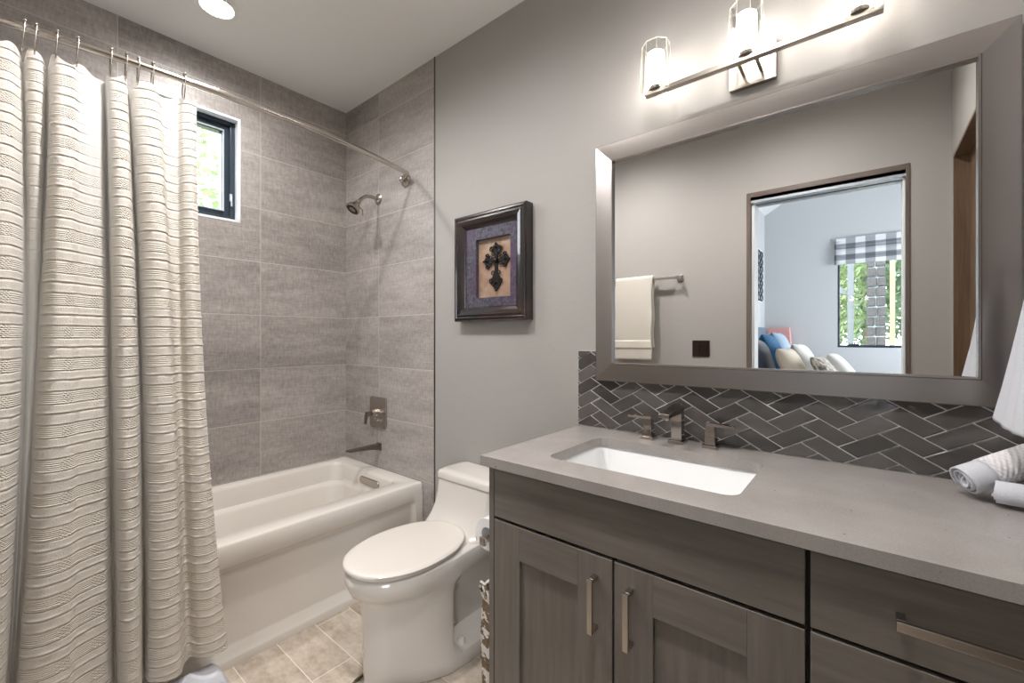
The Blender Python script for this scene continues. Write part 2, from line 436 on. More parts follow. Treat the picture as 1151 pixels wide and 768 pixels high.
# bathroom window
win = thing('window_1', (-.08, (WY0+WY1)/2, WZ0), None, None); tag(win, kind='structure')
mb = MB()
e = .006
mb.box((-.115, WY1-e, WZ0), (.002, WY1+e, WZ1)).box((-.115, WY0-e, WZ0), (.002, WY0+e, WZ1))
mb.box((-.115, WY0-e, WZ1-e), (.002, WY1+e, WZ1+e)).box((-.115, WY0-e, WZ0-e), (.002, WY1+e, WZ0+e))
mb.build('window_reveal', 'white_reveal', win)
def frame(x0, x1, ya, yb, za, zb, w_, mat, name, parent, bev=.003):
    mb = MB().box((x0, ya, za), (x1, ya+w_, zb)).box((x0, yb-w_, za), (x1, yb, zb))
    mb.box((x0, ya+w_, za), (x1, yb-w_, za+w_)).box((x0, ya+w_, zb-w_), (x1, yb-w_, zb))
    return mb.build(name, mat, parent, bevel=bev)
frame(-.115, -.045, WY0+e, WY1-e, WZ0+e, WZ1-e, .024, 'winframe', 'window_frame', win)
sash = frame(-.11, -.060, WY0+e+.026, WY1-e-.026, WZ0+e+.026, WZ1-e-.026, .034, 'winframe', 'window_sash', win)
frame(-.075, -.052, WY0+e+.050, WY1-e-.050, WZ0+e+.050, WZ1-e-.050, .007, 'winalu', 'glazing_bead', sash, .001)
MB().box((-.092, WY0+e+.05, WZ0+e+.05), (-.086, WY1-e-.05, WZ1-e-.05)).build('pane', 'pane', sash)
mb = MB().box((-.05, WY1-.034, 2.02), (-.036, WY1-.022, 2.06)).tube([(-.04, WY1-.028, 2.05), (-.03, WY1-.028, 2.03), (-.028, WY1-.028, 1.99)], .004, 8)
mb.build('window_handle', 'winalu', win)

# ------------------------------------------------------------------ bedroom seen in the mirror
BX0, BX1, BY = 1.575, 4.6, -5.4
mb = MB(); a0, a1, b0, b1 = 2.385, 3.12, 1.145, 2.36
yw = BY
for a, b in (((BX0-.1, yw-.12, -.05), (a0, yw, 3.9)), ((a1, yw-.12, -.05), (BX1, yw, 3.9)), ((a0, yw-.12, -.05), (a1, yw, b0)), ((a0, yw-.12, b1), (a1, yw, 3.9))): mb.box(a, b)
struct('wall_bedroom_back', mb, 'bedpaint')
struct('wall_bedroom_left', MB().box((BX0-.1, BY, -.05), (BX0, YO-.14, 3.9)), 'bedpaint')
mb = MB()
q0, q1, r0, r1 = -4.9, -3.35, .9, 2.4  # unseen opening, sized to brighten bedroom and bathroom with daylight
for a, b in (((BX1, BY, -.05), (BX1+.1, q0, 3.9)), ((BX1, q1, -.05), (BX1+.1, YO-.14, 3.9)), ((BX1, q0, -.05), (BX1+.1, q1, r0)), ((BX1, q0, r1), (BX1+.1, q1, 3.9))): mb.box(a, b)
struct('wall_bedroom_right', mb, 'bedpaint')
struct('floor_bedroom', MB().box((BX0, BY, -.05), (BX1, YO-.0, -.0)), plain('bedroom_floor_wood', rgb(176, 156, 130), .6))
zc = 2.965; sl = .78
mb = MB().prism([(BX0, BY, zc), (3.1, BY, zc+sl*1.17), (BX1, BY, zc+sl*.3), (BX1, BY, zc+1.3), (BX0, BY, zc+1.3)], (0, (YO-.14)-BY, 0))
struct('ceiling_bedroom', mb, 'bedceil')
struct('wall_bedroom_front', MB().box((BX0-.1, YO-.15, CE), (BX1, YO-.05, 4.2)).box((XS+.14, YO-.15, 0), (BX1, YO-.05, CE)), 'bedpaint')
w2 = thing('window_2', ((a0+a1)/2, BY-.06, b0), None, None); tag(w2, kind='structure')
mb = MB().box((a0, BY-.10, b0), (a0+.02, BY-.03, b1)).box((a1-.02, BY-.10, b0), (a1, BY-.03, b1)).box((a0+.02, BY-.10, b0), (a1-.02, BY-.03, b0+.03)).box((a0+.02, BY-.10, b1-.03), (a1-.02, BY-.03, b1))
mb.build('window_frame', 'winframe', w2)
MB().box((a0+.02, BY-.078, b0+.03), (a1-.02, BY-.072, b1-.03)).build('pane', 'pane', w2)
mb = MB().box((2.50, BY-.03, b0+.03), (2.60, BY-.012, b0+.045)).box((2.55, BY-.028, b0+.045), (2.565, BY-.016, b0+.075))
mb.build('window_crank', 'winframe', w2)

# ------------------------------------------------------------------ bathtub
TX, TY0, RZ = .804, -1.70, .477
tub = thing('bathtub', (.402, -.85, 0), 'white alcove bathtub with a recessed panel apron along the window wall', 'bathtub')
mb = MB()
x0, x1, y0, y1 = .003, TX, TY0, -.003
def ring(dx0, dx1, dy0, dy1, z, r): return rrect(x0+dx0, y0+dy0, x1-dx1, y1-dy1, r, z, 8)
rings = [ring(.0, .0, 0, 0, RZ-.045, .004), ring(.0, 0, 0, 0, RZ-.008, .006), ring(.004, .006, .004, .004, RZ-.001, .008), ring(.012, .014, .012, .012, RZ, .012),
         ring(.060, .098, .12, .082, RZ, .05), ring(.066, .106, .13, .090, RZ-.004, .055), ring(.072, .112, .138, .097, RZ-.018, .058),
         ring(.082, .122, .16, .104, .395, .07), ring(.088, .126, .17, .108, .372, .075), ring(.112, .150, .19, .118, .366, .08), ring(.124, .158, .20, .124, .352, .085),
         ring(.142, .170, .26, .14, .20, .10), ring(.165, .19, .31, .165, .135, .12), ring(.21, .23, .36, .22, .118, .12), ring(.30, .32, .5, .35, .112, .1)]
mb.loft(rings, cap0=False)
# apron with a recessed panel and a foot ledge, modelled as a profile lofted along the tub
def apron(y_, inset):
    a = inset
    return [(x1, y_, RZ-.045), (x1, y_, .392), (x1-.012*a, y_, .378), (x1-.028*a, y_, .366), (x1-.033*a, y_, .352), (x1-.033*a, y_, .075), (x1-.031*a, y_, .065), (x1-.003*a, y_, .033), (x1, y_, .028), (x1, y_, .0), (x1-.09, y_, .0)]
mb.loft([apron(y1, 0), apron(y1-.045, 0), apron(y1-.056, .45), apron(y1-.070, 1), apron(y0+.05, 1), apron(y0+.03, 0), apron(y0, 0)], False, False, closed=False)
mb.build('tub_shell', 'acrylic', tub, smooth='auto', angle=50)
def slot(mb, c, ax, w_, h_, dep, n=8, tilt=0):
    pts = []
    for s_, a0 in ((1, -90), (-1, 90)):
        for i in range(n+1):
            a = math.radians(a0+180*i/n); pts.append((c[0]+s_*(w_/2-h_/2)+h_/2*math.cos(a), c[1]-tilt*(h_/2*math.sin(a)), c[2]+h_/2*math.sin(a)))
    return mb.prism(pts, (0, -dep, 0))
mb = slot(MB(), (.446, -.098, .424), 0, .200, .040, .012, tilt=-.10)
mb.build('overflow_cover', 'nickel', tub, bevel=.003, smooth='auto')
MB().lathe((.40, -.50, .112), (0, 0, 1), [(0, .034), (.004, .034), (.006, .028), (.006, .001)], 24).build('drain', 'nickel', tub, smooth='auto')

# spout, valve, shower head, rod
sp = thing('tub_spout', (.392, 0, .605), 'angular nickel tub spout projecting from the shower wall above the tub', 'tub spout')
mb = MB().prism([(.372, 0, .58), (.412, 0, .58), (.412, 0, .625), (.372, 0, .625)], (0, -.012, 0))
mb.build('spout_flange', 'dark_nickel', sp, bevel=.002)
mb = MB().prism([(.375, -.010, .586), (.375, -.010, .622), (.375, -.21, .618), (.375, -.215, .611), (.375, -.205, .606), (.375, -.07, .596)], (.034, 0, 0))
mb.build('spout_body', 'dark_nickel', sp, bevel=.002)
va = thing('shower_valve', (.382, 0, .71), 'rectangular nickel shower valve plate with a single lever handle above the tub spout', 'shower valve')
mb = MB().loft([[(p[0], y_, p[1]) for p in [(q[0], q[1]) for q in rrect(.296+i_, .715+i_, .468-i_, .903-i_, .018, 0)]] for y_, i_ in ((0, 0), (-.006, 0), (-.009, .003))])
mb.build('valve_plate', 'nickel', va, smooth='auto')
MB().lathe((.382, -.008, .81), (0, -1, 0), [(0, .026), (.02, .024), (.045, .020), (.048, .001)], 24).build('valve_hub', 'nickel', va, smooth='auto')
mb = MB().prism([(.375, -.040, .822), (.375, -.088, .822), (.375, -.095, .800), (.375, -.098, .752), (.375, -.088, .748), (.375, -.080, .792), (.375, -.040, .800)], (.018, 0, 0))
mb.build('valve_lever', 'dark_nickel', va, bevel=.003)
for i in range(3): MB().lathe((.352+i*.030, -.008, .762), (0, -1, 0), [(0, .008), (.008, .007), (.009, .001)], 14).build('diverter_button', 'chrome', va, smooth='auto')
sh = thing('shower_fixture', (.380, 0, 2.108), 'nickel shower head on a curved arm on the tiled shower wall', 'shower head')
MB().lathe((.380, 0, 2.108), (0, -1, 0), [(0, .034), (.004, .034), (.012, .022), (.014, .014)], 28).build('arm_flange', 'nickel', sh, smooth='auto')
pth = [(.380, 0, 2.108), (.380, -.05, 2.112), (.380, -.085, 2.106), (.380, -.112, 2.088), (.380, -.132, 2.064)]
MB().tube(pth, .0105, 14).build('shower_arm', 'nickel', sh, smooth='auto')
dirv = Vector((0, -.050, -.070)).normalized(); p0 = Vector((.380, -.130, 2.068))
MB().lathe(p0, dirv, [(0, .013), (.012, .016), (.016, .014), (.024, .017), (.050, .032), (.066, .041), (.074, .041), (.076, .036)], 28).build('head_bell', 'nickel', sh, smooth='auto')
MB().lathe(p0+dirv*.0745, dirv, [(0, .035), (.003, .034), (.004, .022), (.001, .018), (.001, .0005)], 28).build('spray_face', 'black', sh, smooth='auto')
MB().tube([p0+dirv*.045+Vector((.0, .028, .0)), p0+dirv*.05+Vector((0, .050, -.010)), p0+dirv*.05+Vector((0, .052, -.04))], .004, 8).build('spray_lever', 'nickel', sh, smooth='auto')

RODZ = 2.167
def rodx(y): return .728+.110*(1-((y+.86)/.83)**2)
rod = thing('shower_curtain_rod', (.78, -.86, RODZ), 'curved nickel shower curtain rod spanning the tub alcove', 'curtain rod')
pts = []
y = -.055
while y > -1.67: pts.append((rodx(y), y, RODZ)); y -= .04
el = [(.655, -.006, 2.160), (.663, -.024, 2.160), (.684, -.036, 2.162), (.712, -.042, 2.165)]
pts = el+pts+[(.712, -1.680, 2.165), (.684, -1.69, 2.162), (.66, -1.70, 2.16)]
MB().tube(pts, .0125, 16).build('rod', 'rodmetal', rod, smooth='auto')
mb = MB().lathe((.655, 0, 2.160), (0, -1, 0), [(0, .040), (.004, .040), (.014, .034), (.020, .020), (.024, .014)], 32)
mb.build('wall_flange', 'nickel', rod, smooth='auto')
MB().ball((.658, -.036, 2.156), .015).build('swivel_joint', 'chrome', rod, smooth=True)
MB().lathe((.655, YO, 2.160), (0, 1, 0), [(0, .040), (.004, .040), (.014, .034), (.020, .020), (.024, .014)], 32).build('wall_flange', 'nickel', rod, smooth='auto')

# ------------------------------------------------------------------ curtain (outer cloth) and liner
CXp, CYp = 2.681, -1.507
cs, sn = math.cos(math.radians(39.56)), math.sin(math.radians(39.56))
def ycol(u, x):                     # y of the sight line through column u at depth x
    a = (u-575.5)/483.8; dx = -sn+cs*a; dy = cs+sn*a
    return CYp+dy*(x-CXp)/dx
KEY = [(-160,-162,-165,-.03),(-140,-142,-145,.035),(-118,-120,-122,-.03),(-100,-103,-108,.03),(-80,-82,-88,-.03),(-60,-62,-66,-.02),(-38,-42,-48,.03),(-10,-12,-22,.042),(10,8,-6,.035),(21,20,2,-.005),(26,26,5,-.040),(32,31,7,.008),(46,35,9,.012),(53,41,12,-.045),
 (58,47,14,.015),(68,60,38,.045),(82,79,72,.040),(89,89,86,.010),(100,104,104,-.006),(112,115,121,-.018),(118,124,130,-.050),(121,130,134,.012),
 (130,140,146,.042),(141,151,157,.026),(144,158,162,-.050),(149,165,167,.010),(162,179,184,.045),(176,193,202,.040),(182,197,207,-.012),(198,204,214,-.024),(206,211,226,.016),(215,221,243,.036),(221,229,256,.020)]
KEY = [k_+({32: -.032, 46: -.028, 53: -.030}.get(k_[0], k_[3]),) for k_ in KEY]
def cat(p0, p1, p2, p3, t):
    return .5*((2*p1)+(-p0+p2)*t+(2*p0-5*p1+4*p2-p3)*t*t+(-p0+3*p1-3*p2+p3)*t**3)
TOPZ, BOTZ = 2.100, .150
def curtain_pt(k, h):               # k: position along key list, h: 0 top .. 1 bottom
    i = min(int(k), len(KEY)-2); t = k-i
    q = [KEY[max(0, min(len(KEY)-1, i+j))] for j in (-1, 0, 1, 2)]
    v = [cat(*[a[c] for a in q], t) for c in range(5)]
    v[3] += (v[4]-v[3])*min(1, h/.40)
    # quadratic through top, middle, bottom
    m = .48
    l0 = (h-m)*(h-1)/m; l1 = h*(h-1)/(m*(m-1)); l2 = h*(h-m)/(1-m)
    u = v[0]*l0+v[1]*l1+v[2]*l2
    amp = .62+.38*min(1, h*5)
    u0 = v[0]
    yb = ycol(u, .83)
    xb = rodx(max(-1.6, min(-.2, ycol(u0, .83))))-.005
    xb = xb+(.888-xb)*min(1, h*1.6)
    x = xb+v[3]*amp
    y = ycol(u, x)
    # the top hem sags in the valleys, the bottom hem is slightly uneven
    zt = TOPZ-.016*max(0, -v[3]/.05)*1.0-.010*math.sin(k*2.1)
    zb = BOTZ+.006*math.sin(k*1.3)
    z = zt+(zb-zt)*h
    return Vector((x, y, z))
NK, NZ = 330, 1050
K1 = len(KEY)-1-1e-4
arc = [0.0]
for i in range(1, NK): arc.append(arc[-1]+(curtain_pt(K1*i/(NK-1), .5)-curtain_pt(K1*(i-1)/(NK-1), .5)).length)
def rib(z, s):
    """raised weft ridges woven across the cloth, in metres"""
    p = z % .094
    d = 0
    for c, wd, a in ((.016, .0030, .0036), (.043, .0024, .0020), (.079, .0024, .0020)):
        wob = .55+.45*math.sin(s*130+c*900+math.floor(z/.094)*3)*math.sin(s*37+math.floor(z/.094)*2)
        d += a*math.exp(-((p-c)/wd)**2)*wob
    return d
# how strongly the raised weave shows on each fold, at the top and at the bottom hem
WT = {-118: (0, 0), -80: (0, 0), -60: (0, 0), 21: (.7, .7), 26: (0, 0), 32: (1, 0), 46: (1, 0), 53: (0, 0), 58: (.6, .9), 89: (.5, 1), 100: (0, 1), 112: (0, 1), 118: (0, 0), 121: (0, .3), 144: (0, 0), 149: (.2, .5), 182: (.5, 1), 198: (.2, 1), 206: (.5, 1)}
def weave_at(i, h):
    k = K1*i/(NK-1); a = int(k); t = k-a; t = t*t*(3-2*t)
    def g(q):
        w0, w1 = WT.get(KEY[q][0], (1, 1)); hh = max(0, min(1, (h-.08)/.30)); return w0+(w1-w0)*hh
    return g(a)*(1-t)+g(min(a+1, len(KEY)-1))*t
WV = [[weave_at(i, j/(NZ-1)) for i in range(NK)] for j in range(NZ)]
cur = thing('shower_curtain', (.86, -1.3, BOTZ), 'cream woven fabric shower curtain hanging in folds outside the tub', 'curtain')
mb = MB(); cache = {}
P = [[curtain_pt(K1*i/(NK-1), j/(NZ-1)) for i in range(NK)] for j in range(NZ)]
for j in range(NZ):
    for i in range(NK):
        i0, i1 = max(0, i-1), min(NK-1, i+1); j0, j1 = max(0, j-1), min(NZ-1, j+1)
        n = (P[j][i1]-P[j][i0]).cross(P[j0][i]-P[j1][i])
        if n.length > 1e-12: n.normalize()
        if n.x < 0 and False: n = -n
        cache[(i, j)] = P[j][i]+n*rib(P[j][i].z, arc[i])*WV[j][i]
mb.grid(lambda a, b: cache[(round(a*(NK-1)), round(b*(NZ-1)))], NK, NZ, uv=lambda a, b: (arc[round(a*(NK-1))], P[round(b*(NZ-1))][round(a*(NK-1))].z))
co = mb.build('curtain_cloth', 'curtain', cur, smooth=True, recalc=False)
at = co.data.attributes.new('weave', 'FLOAT', 'POINT')
at.data.foreach_set('value', [WV[j][i] for j in range(NZ) for i in range(NK)])
lin_o = thing('curtain_liner', (.75, -1.3, .30), 'sheer white liner hanging behind the cream shower curtain', 'curtain liner')
def liner(a, b):
    y = -1.66+a*(.62)
    x = rodx(y)-.078+.014*math.sin(a*62)+.006*math.sin(a*23+1)
    z = 2.092-.022*abs(math.sin(a*31))*(1-b)
    return Vector((x-(.085)*b, y+.02*b*a, z+(.50-z)*b))
MB().grid(liner, 220, 40).build('liner_sheet', 'liner', lin_o, smooth=True, recalc=False)
# rings: two hooks and three little roller balls each
def make_ring(y):
    x = rodx(y)
    o = thing('curtain_ring', (x, y, RODZ), 'small nickel roller ring holding the shower curtain on the rod', 'curtain ring', 'roller rings on the shower curtain rod')
    pts = []
    for i in range(15):
        a = math.radians(200-i*20)
        pts.append((x+.0185*math.cos(a), y, RODZ+.0185*math.sin(a)))
    pts = [(x-.020, y, RODZ-.055), (x-.024, y, RODZ-.028)]+pts[:11]+[(x+.023, y-.002, RODZ-.03), (x+.020, y-.004, RODZ-.065), (x+.012, y-.004, RODZ-.075)]
    MB().tube(pts, .0018, 8).build('ring_wire', 'nickel', o, smooth=True)
    mb = MB()
    for dx in (-.011, 0, .011): mb.ball((x+dx, y, RODZ+.0175+(.003 if dx == 0 else 0)), .0042, 6)
    mb.build('rollers', 'nickel', o, smooth=True)
    return o
def ring_label(o, txt): o['label'] = txt
ys = [-1.445, -1.422, -1.380, -1.336, -1.262, -1.226, -1.196, -1.160, -1.075]
r0_ = make_ring(ys[0])
kids = list(r0_.children)
for y in ys[1:]:
    c = r0_.copy(); C.objects.link(c); c.location = (rodx(y), y, RODZ)
    for ch in kids:
        d = ch.copy(); C.objects.link(d); d.parent = c
for o, t_ in zip(sorted([o for o in C.objects if o.name.startswith('curtain_ring')], key=lambda o: o.location.y), ('first', 'second', 'third', 'fourth', 'fifth', 'sixth', 'seventh', 'eighth', 'last')):
    ring_label(o, '%s nickel roller ring on the shower rod counting from the left' % t_)

# ------------------------------------------------------------------ bath mat on the floor under the curtain
mat_o = MB()
rings = []
for k in range(41):
    y = -1.62+k*(.652/40)
    e = min(1, (k+.4)/2.0, (40.4-k)/2.0)
    wob = .004*math.sin(k*1.7)+.003*math.sin(k*.6)
    x0_, x1_, h_ = .838+(1-e)*.02, .972+wob-(1-e)*.02, .088*e**.4+wob*.5
    prof_ = [(x0_, .001), (x0_-.001, h_*.5), (x0_+.004, h_*.9), (x0_+.02, h_), (x1_-.05, h_+.001), (x1_-.014, h_*.97), (x1_-.002, h_*.82), (x1_, h_*.62), (x1_-.008, h_*.52), (x1_+.002, h_*.42), (x1_+.004, h_*.2), (x1_-.002, .001)]
    rings.append([(px, y, pz) for px, pz in prof_])
mat_o.loft(rings)
tag(mat_o.build('bath_mat', 'towel_white', smooth='auto', angle=60), 'folded white cotton bath mat on the floor between tub apron and curtain hem', 'bath mat')

# ------------------------------------------------------------------ recessed ceiling lights
def can(x, y, power, label):
    o = thing('recessed_light', (x, y, CE), label, 'ceiling light')
    MB().lathe((x, y, CE), (0, 0, -1), [(0, .086), (.005, .086), (.008, .080), (.006, .066), (.001, .062)], 40, caps=False).build('trim_ring', 'can_trim', o, smooth='auto')
    MB().lathe((x, y, CE-.0015), (0, 0, -1), [(0, .063), (.001, .0630), (.0015, .0005)], 40).build('lens', 'canlens', o)
    l = bpy.data.lights.new('downlight', 'SPOT'); l.energy = power; l.spot_size = math.radians(168); l.spot_blend = 1.0; l.shadow_soft_size = .055; l.color = (1, .975, .955)
    lo = bpy.data.objects.new('downlight', l); C.objects.link(lo); lo.parent = o; lo.location = (0, 0, -.008)
can(.414, -.856, CAN, 'round recessed ceiling light above the bathtub')
can(2.34, -.97, CAN2, 'round recessed ceiling light above the front of the vanity')
can(1.27, -1.05, CAN3, 'round recessed ceiling light in the room between toilet and towel bar')

# ------------------------------------------------------------------ toilet
TC = 1.293
toi = thing('toilet', (TC, -.36, 0), 'white one-piece elongated toilet with closed lid between tub and vanity', 'toilet')
def cr(points, n):
    out = []
    m = len(points)
    for i in range(m-1):
        q = [points[max(0, min(m-1, i+j))] for j in (-1, 0, 1, 2)]
        for k in range(n):
            out.append(tuple(cat(*[a[c] for a in q], k/n) for c in range(2)))
    out.append(points[-1]); return out
def outline(half, z, n=4):
    h = cr(half, n)
    pts = [(TC+a, b, z) for a, b in h]
    return pts+[(TC-a, b, z) for a, b in h[::-1][1:-1]]
def half(front, ws, back=-.03):
    # ws: half widths at fixed stations behind the front tip
    st = [0, .012, .045, .10, .17, .25, .30, .33, .36, .45, .55]
    L = (back-front)/(.66)
    nar = .92 if ws[8] < .17 or ws[0] == 0 and ws[1] < .036 else 1.0
    pts = [(w_*(nar if s_ < .2 else 1), front+s_*L) for s_, w_ in zip(st, ws)]
    pts[0] = (0, front)
    pts.append((ws[-1], back)); pts.append((0, back))
    return pts
prof = [
 (.0,   -.650, [0, .030, .062, .092, .150, .176, .186, .190, .194, .194, .180]),
 (.006, -.655, [0, .032, .066, .098, .156, .182, .190, .194, .197, .197, .182]),
 (.055, -.655, [0, .034, .070, .102, .152, .176, .184, .188, .190, .190, .176]),
 (.080, -.655, [0, .036, .074, .106, .150, .166, .160, .095, .080, .080, .080]),
 (.20,  -.655, [0, .038, .078, .112, .152, .166, .158, .090, .072, .072, .072]),
 (.30,  -.662, [0, .042, .084, .122, .160, .172, .164, .105, .085, .085, .085]),
 (.335, -.675, [0, .046, .092, .132, .166, .178, .180, .174, .160, .150, .150]),
 (.350, -.700, [0, .052, .102, .144, .172, .182, .184, .182, .178, .172, .168]),
 (.385, -.714, [0, .054, .106, .150, .176, .184, .186, .184, .180, .175, .170]),
 (.420, -.716, [0, .054, .106, .150, .176, .184, .186, .184, .180, .175, .170]),
 (.426, -.708, [0, .050, .100, .144, .170, .178, .180, .178, .174, .170, .164]),
]
mb = MB(); mb.loft([outline(half(f, ws), z) for z, f, ws in prof])
def tk(hw, yf, z, r=.05, bow=.0):
    pts = rrect(TC-hw, yf, TC+hw, -.006, r, z, 6)
    return [(x, (y-bow*(1-((x-TC)/hw)**2) if y < -.06 else y), z) for x, y, z in pts]
tl = [(.40, .176, -.29, .06), (.425, .180, -.268, .055), (.438, .186, -.240, .05), (.46, .189, -.212, .045), (.50, .185, -.190, .04), (.55, .182, -.176, .035), (.609, .180, -.168, .03)]
for a, b in zip(tl, tl[1:]): pass
mb.loft([tk(hw, yf, z, r, .022) for z, hw, yf, r in tl])
mb.build('toilet_body', 'china', toi, smooth='auto', angle=62)
mb = MB(); mb.loft([tk(hw, yf, z, .03, .024) for z, hw, yf in ((.611, .180, -.168), (.613, .183, -.172), (.636, .183, -.172), (.644, .178, -.166), (.650, .160, -.150))])
mb.build('tank_lid', 'china', toi, smooth='auto', angle=46)
def egg(hw, yf, yb, z, n=48, dy=0, sq=2.3):
    pts = []; cy_ = yf+.235; 
    for i in range(n):
        a = 2*PI*i/n; c_, s_ = math.cos(a), math.sin(a)
        x = .010+hw*math.copysign(abs(c_)**(2/2.15), c_)
        y = cy_+(cy_-yf)*s_ if s_ < 0 else cy_+(yb-cy_)*math.copysign(abs(s_)**(2/sq), s_)
        pts.append((TC-.006+x, y, z))
    return pts
mb = MB().loft([egg(.166, -.705, -.235, .426), egg(.169, -.708, -.235, .429), egg(.169, -.708, -.235, .436), egg(.166, -.704, -.235, .438)])
mb.build('seat', 'seat', toi, smooth='auto')
mb = MB().loft([egg(.172, -.712, -.228, .4385), egg(.179, -.718, -.225, .441), egg(.181, -.719, -.224, .449), egg(.174, -.714, -.227, .454), egg(.165, -.704, -.234, .4555), egg(.150, -.688, -.246, .4568)])
mb.build('toilet_lid', 'seat', toi, smooth='auto', angle=60)
for q in (-.095, .095): MB().box((TC+q-.025, -.232, .428), (TC+q+.025, -.205, .446)).build('hinge', 'seat', toi, bevel=.005)
MB().lathe((TC+.152, -.325, .055), (0, 0, 1), [(0, .018), (.016, .017), (.026, .012), (.029, .001)], 20).build('bolt_cap', 'seat', toi, smooth='auto')
# water supply hose beside the pedestal
hz = MB().tube([(TC-.20, -.02, .16), (TC-.20, -.06, .15), (TC-.185, -.20, .02), (TC-.13, -.45, .010), (TC-.082, -.56, .010), (TC-.058, -.61, .011), (TC-.052, -.66, .010), (TC-.035, -.69, .012)], .006, 10)
tag(hz.build('supply_hose', 'dark_nickel', smooth=True), 'thin grey braided hose curling on the floor along the toilet foot', 'hose')

# ------------------------------------------------------------------ toilet paper and its holder on the vanity side
tp = thing('toilet_paper_roll', (1.745, -.455, .62), 'white toilet paper roll mounted on the side of the vanity', 'toilet paper')
mb = MB(); o = Vector((1.745, -.40, .634))
ringsp = [(0, .050), (.10, .050), (.10, .023), (0, .023), (0, .050)]
mb.lathe(o, (0, -1, 0), ringsp, 36, caps=False)
mb.prism([(1.745-.0505, -.40, .634), (1.745-.0495, -.40, .634), (1.745-.0495, -.40, .600), (1.745-.0505, -.40, .600)], (0, -.10, 0))
mb.build('paper', 'paper', tp, smooth='auto')
th = thing('toilet_paper_holder', (1.80, -.45, .62), 'square nickel toilet paper holder fixed to the vanity side panel', 'paper holder')
MB().tube([(1.745, -.392, .62), (1.745, -.515, .62)], .009, 12).build('spindle', 'nickel', th, smooth='auto')
MB().box((1.734, -.524, .607), (1.756, -.512, .633)).build('end_cap', 'nickel', th, bevel=.002)
mb = MB().box((1.737, -.392, .612), (1.812, -.380, .628)); mb.box((1.800, -.404, .598), (1.8125, -.368, .642))
mb.build('arm', 'nickel', th, bevel=.002)

# basket beside the vanity
bk = thing('wicker_basket', (1.700, -.336, 0), 'round brown and white woven basket on the floor against the vanity side', 'basket')
def weave_mat():
    t = NT('woven_brown_white'); g = t.coord(); sp_ = t.n('ShaderNodeSeparateXYZ', i_0=g)
    z = sp_.outputs[2]
    n = t.noise(g, 14, 2, .5, (1, 1, 3))
    b = t.math('GREATER_THAN', t.math('SINE', t.math('ADD', t.math('MULTIPLY', z, 70.0), t.math('MULTIPLY', n, 14.0))), .35)
    n2 = t.noise(g, 60, 2, .6, (1, 1, 5))
    c = t.mix(n2, rgb(66, 50, 38), rgb(158, 134, 106)); c = t.mix(b, c, rgb(228, 224, 218))
    return t.done(t.pbr(c, .8, 0, t.bump(n2, .6, .004)))
M['weave'] = weave_mat()
mb = MB(); rr = []
for i in range(49):
    z = .005+i*.0075; r = .090+.008*math.sin(PI*i/48)+.0022*(1 if i % 2 else -1)
    rr.append([(1.700+(r+.0015*math.sin(j*PI/2+i*PI))*math.cos(2*PI*j/64), -.336+(r+.0015*math.sin(j*PI/2+i*PI))*math.sin(2*PI*j/64), z) for j in range(64)])
mb.loft(rr, True, False)
rim = [(1.700+.092*math.cos(2*PI*j/40), -.336+.092*math.sin(2*PI*j/40), .366) for j in range(41)]
mb.build('basket_body', 'weave', bk, smooth=True)
MB().tube(rim, .007, 8, False).build('basket_rim', 'weave', bk, smooth=True)
mb = MB()
mb.tube([(1.645, -.410, .36), (1.640, -.420, .392), (1.652, -.428, .418), (1.672, -.432, .418), (1.690, -.434, .395), (1.692, -.430, .36)], .0055, 8)
mb.build('handle', 'weave', bk, smooth=True)

# ------------------------------------------------------------------ framed cross
pic = thing('framed_cross', (1.333, 0, 1.342), 'dark framed shadow box with an ornate metal cross on the wall above the toilet', 'wall art')
px0, px1, pz0, pz1, yf = 1.106, 1.555, 1.342, 1.852, -.054
prof_f = [(0, 0), (0, -.046), (.006, -.052), (.016, -.054), (.020, -.050), (.030, -.053), (.048, -.049), (.062, -.040), (.068, -.034), (.068, 0)]
rings = []
for d, y_ in prof_f: rings.append([(px0+d, y_, pz0+d), (px1-d, y_, pz0+d), (px1-d, y_, pz1-d), (px0+d, y_, pz1-d)])
rings.append(rings[0])
def frame_mat():
    t = NT('espresso_frame'); p = t.coord(); n = t.noise(p, 7, 4, .6, (1, 1, 1))
    c = t.ramp(n, (.42, rgb(22, 19, 20)), (.70, rgb(52, 36, 30)))
    return t.done(t.pbr(c, .26, 0, Coat_Weight=.4))
M['espresso'] = frame_mat()
MB().loft(rings, False, False).build('picture_frame', 'espresso', pic, bevel=.0012)
def mott(name, a, b, c3, sc=40):
    t = NT(name); p = t.coord(); n = t.noise(p, sc, 5, .7); n2 = t.noise(p, 4, 3, .5)
    c = t.ramp(n, (.35, a), (.62, b)); c = t.mix(t.ramp(n2, (.45, (0, 0, 0, 1)), (.65, (1, 1, 1, 1))), c, c3)
    return t.done(t.pbr(c, .3, 0, t.bump(n, .3, .001)))
M['matboard'] = mott('mottled_plum_mat', rgb(40, 38, 47), rgb(98, 95, 108), rgb(78, 58, 80), 70)
M['artback'] = mott('mottled_tan_panel', rgb(124, 98, 82), rgb(176, 150, 128), rgb(150, 120, 104), 14)
ox0, ox1, oz0, oz1 = 1.240, 1.452, 1.452, 1.728
rings = [[(px0+.066, -.032, pz0+.066), (px1-.066, -.032, pz0+.066), (px1-.066, -.032, pz1-.066), (px0+.066, -.032, pz1-.066)],
         [(ox0, -.032, oz0), (ox1, -.032, oz0), (ox1, -.032, oz1), (ox0, -.032, oz1)], [(ox0, -.010, oz0), (ox1, -.010, oz0), (ox1, -.010, oz1), (ox0, -.010, oz1)]]
MB().loft(rings, False, False).build('mat_board', 'matboard', pic, bevel=.001)
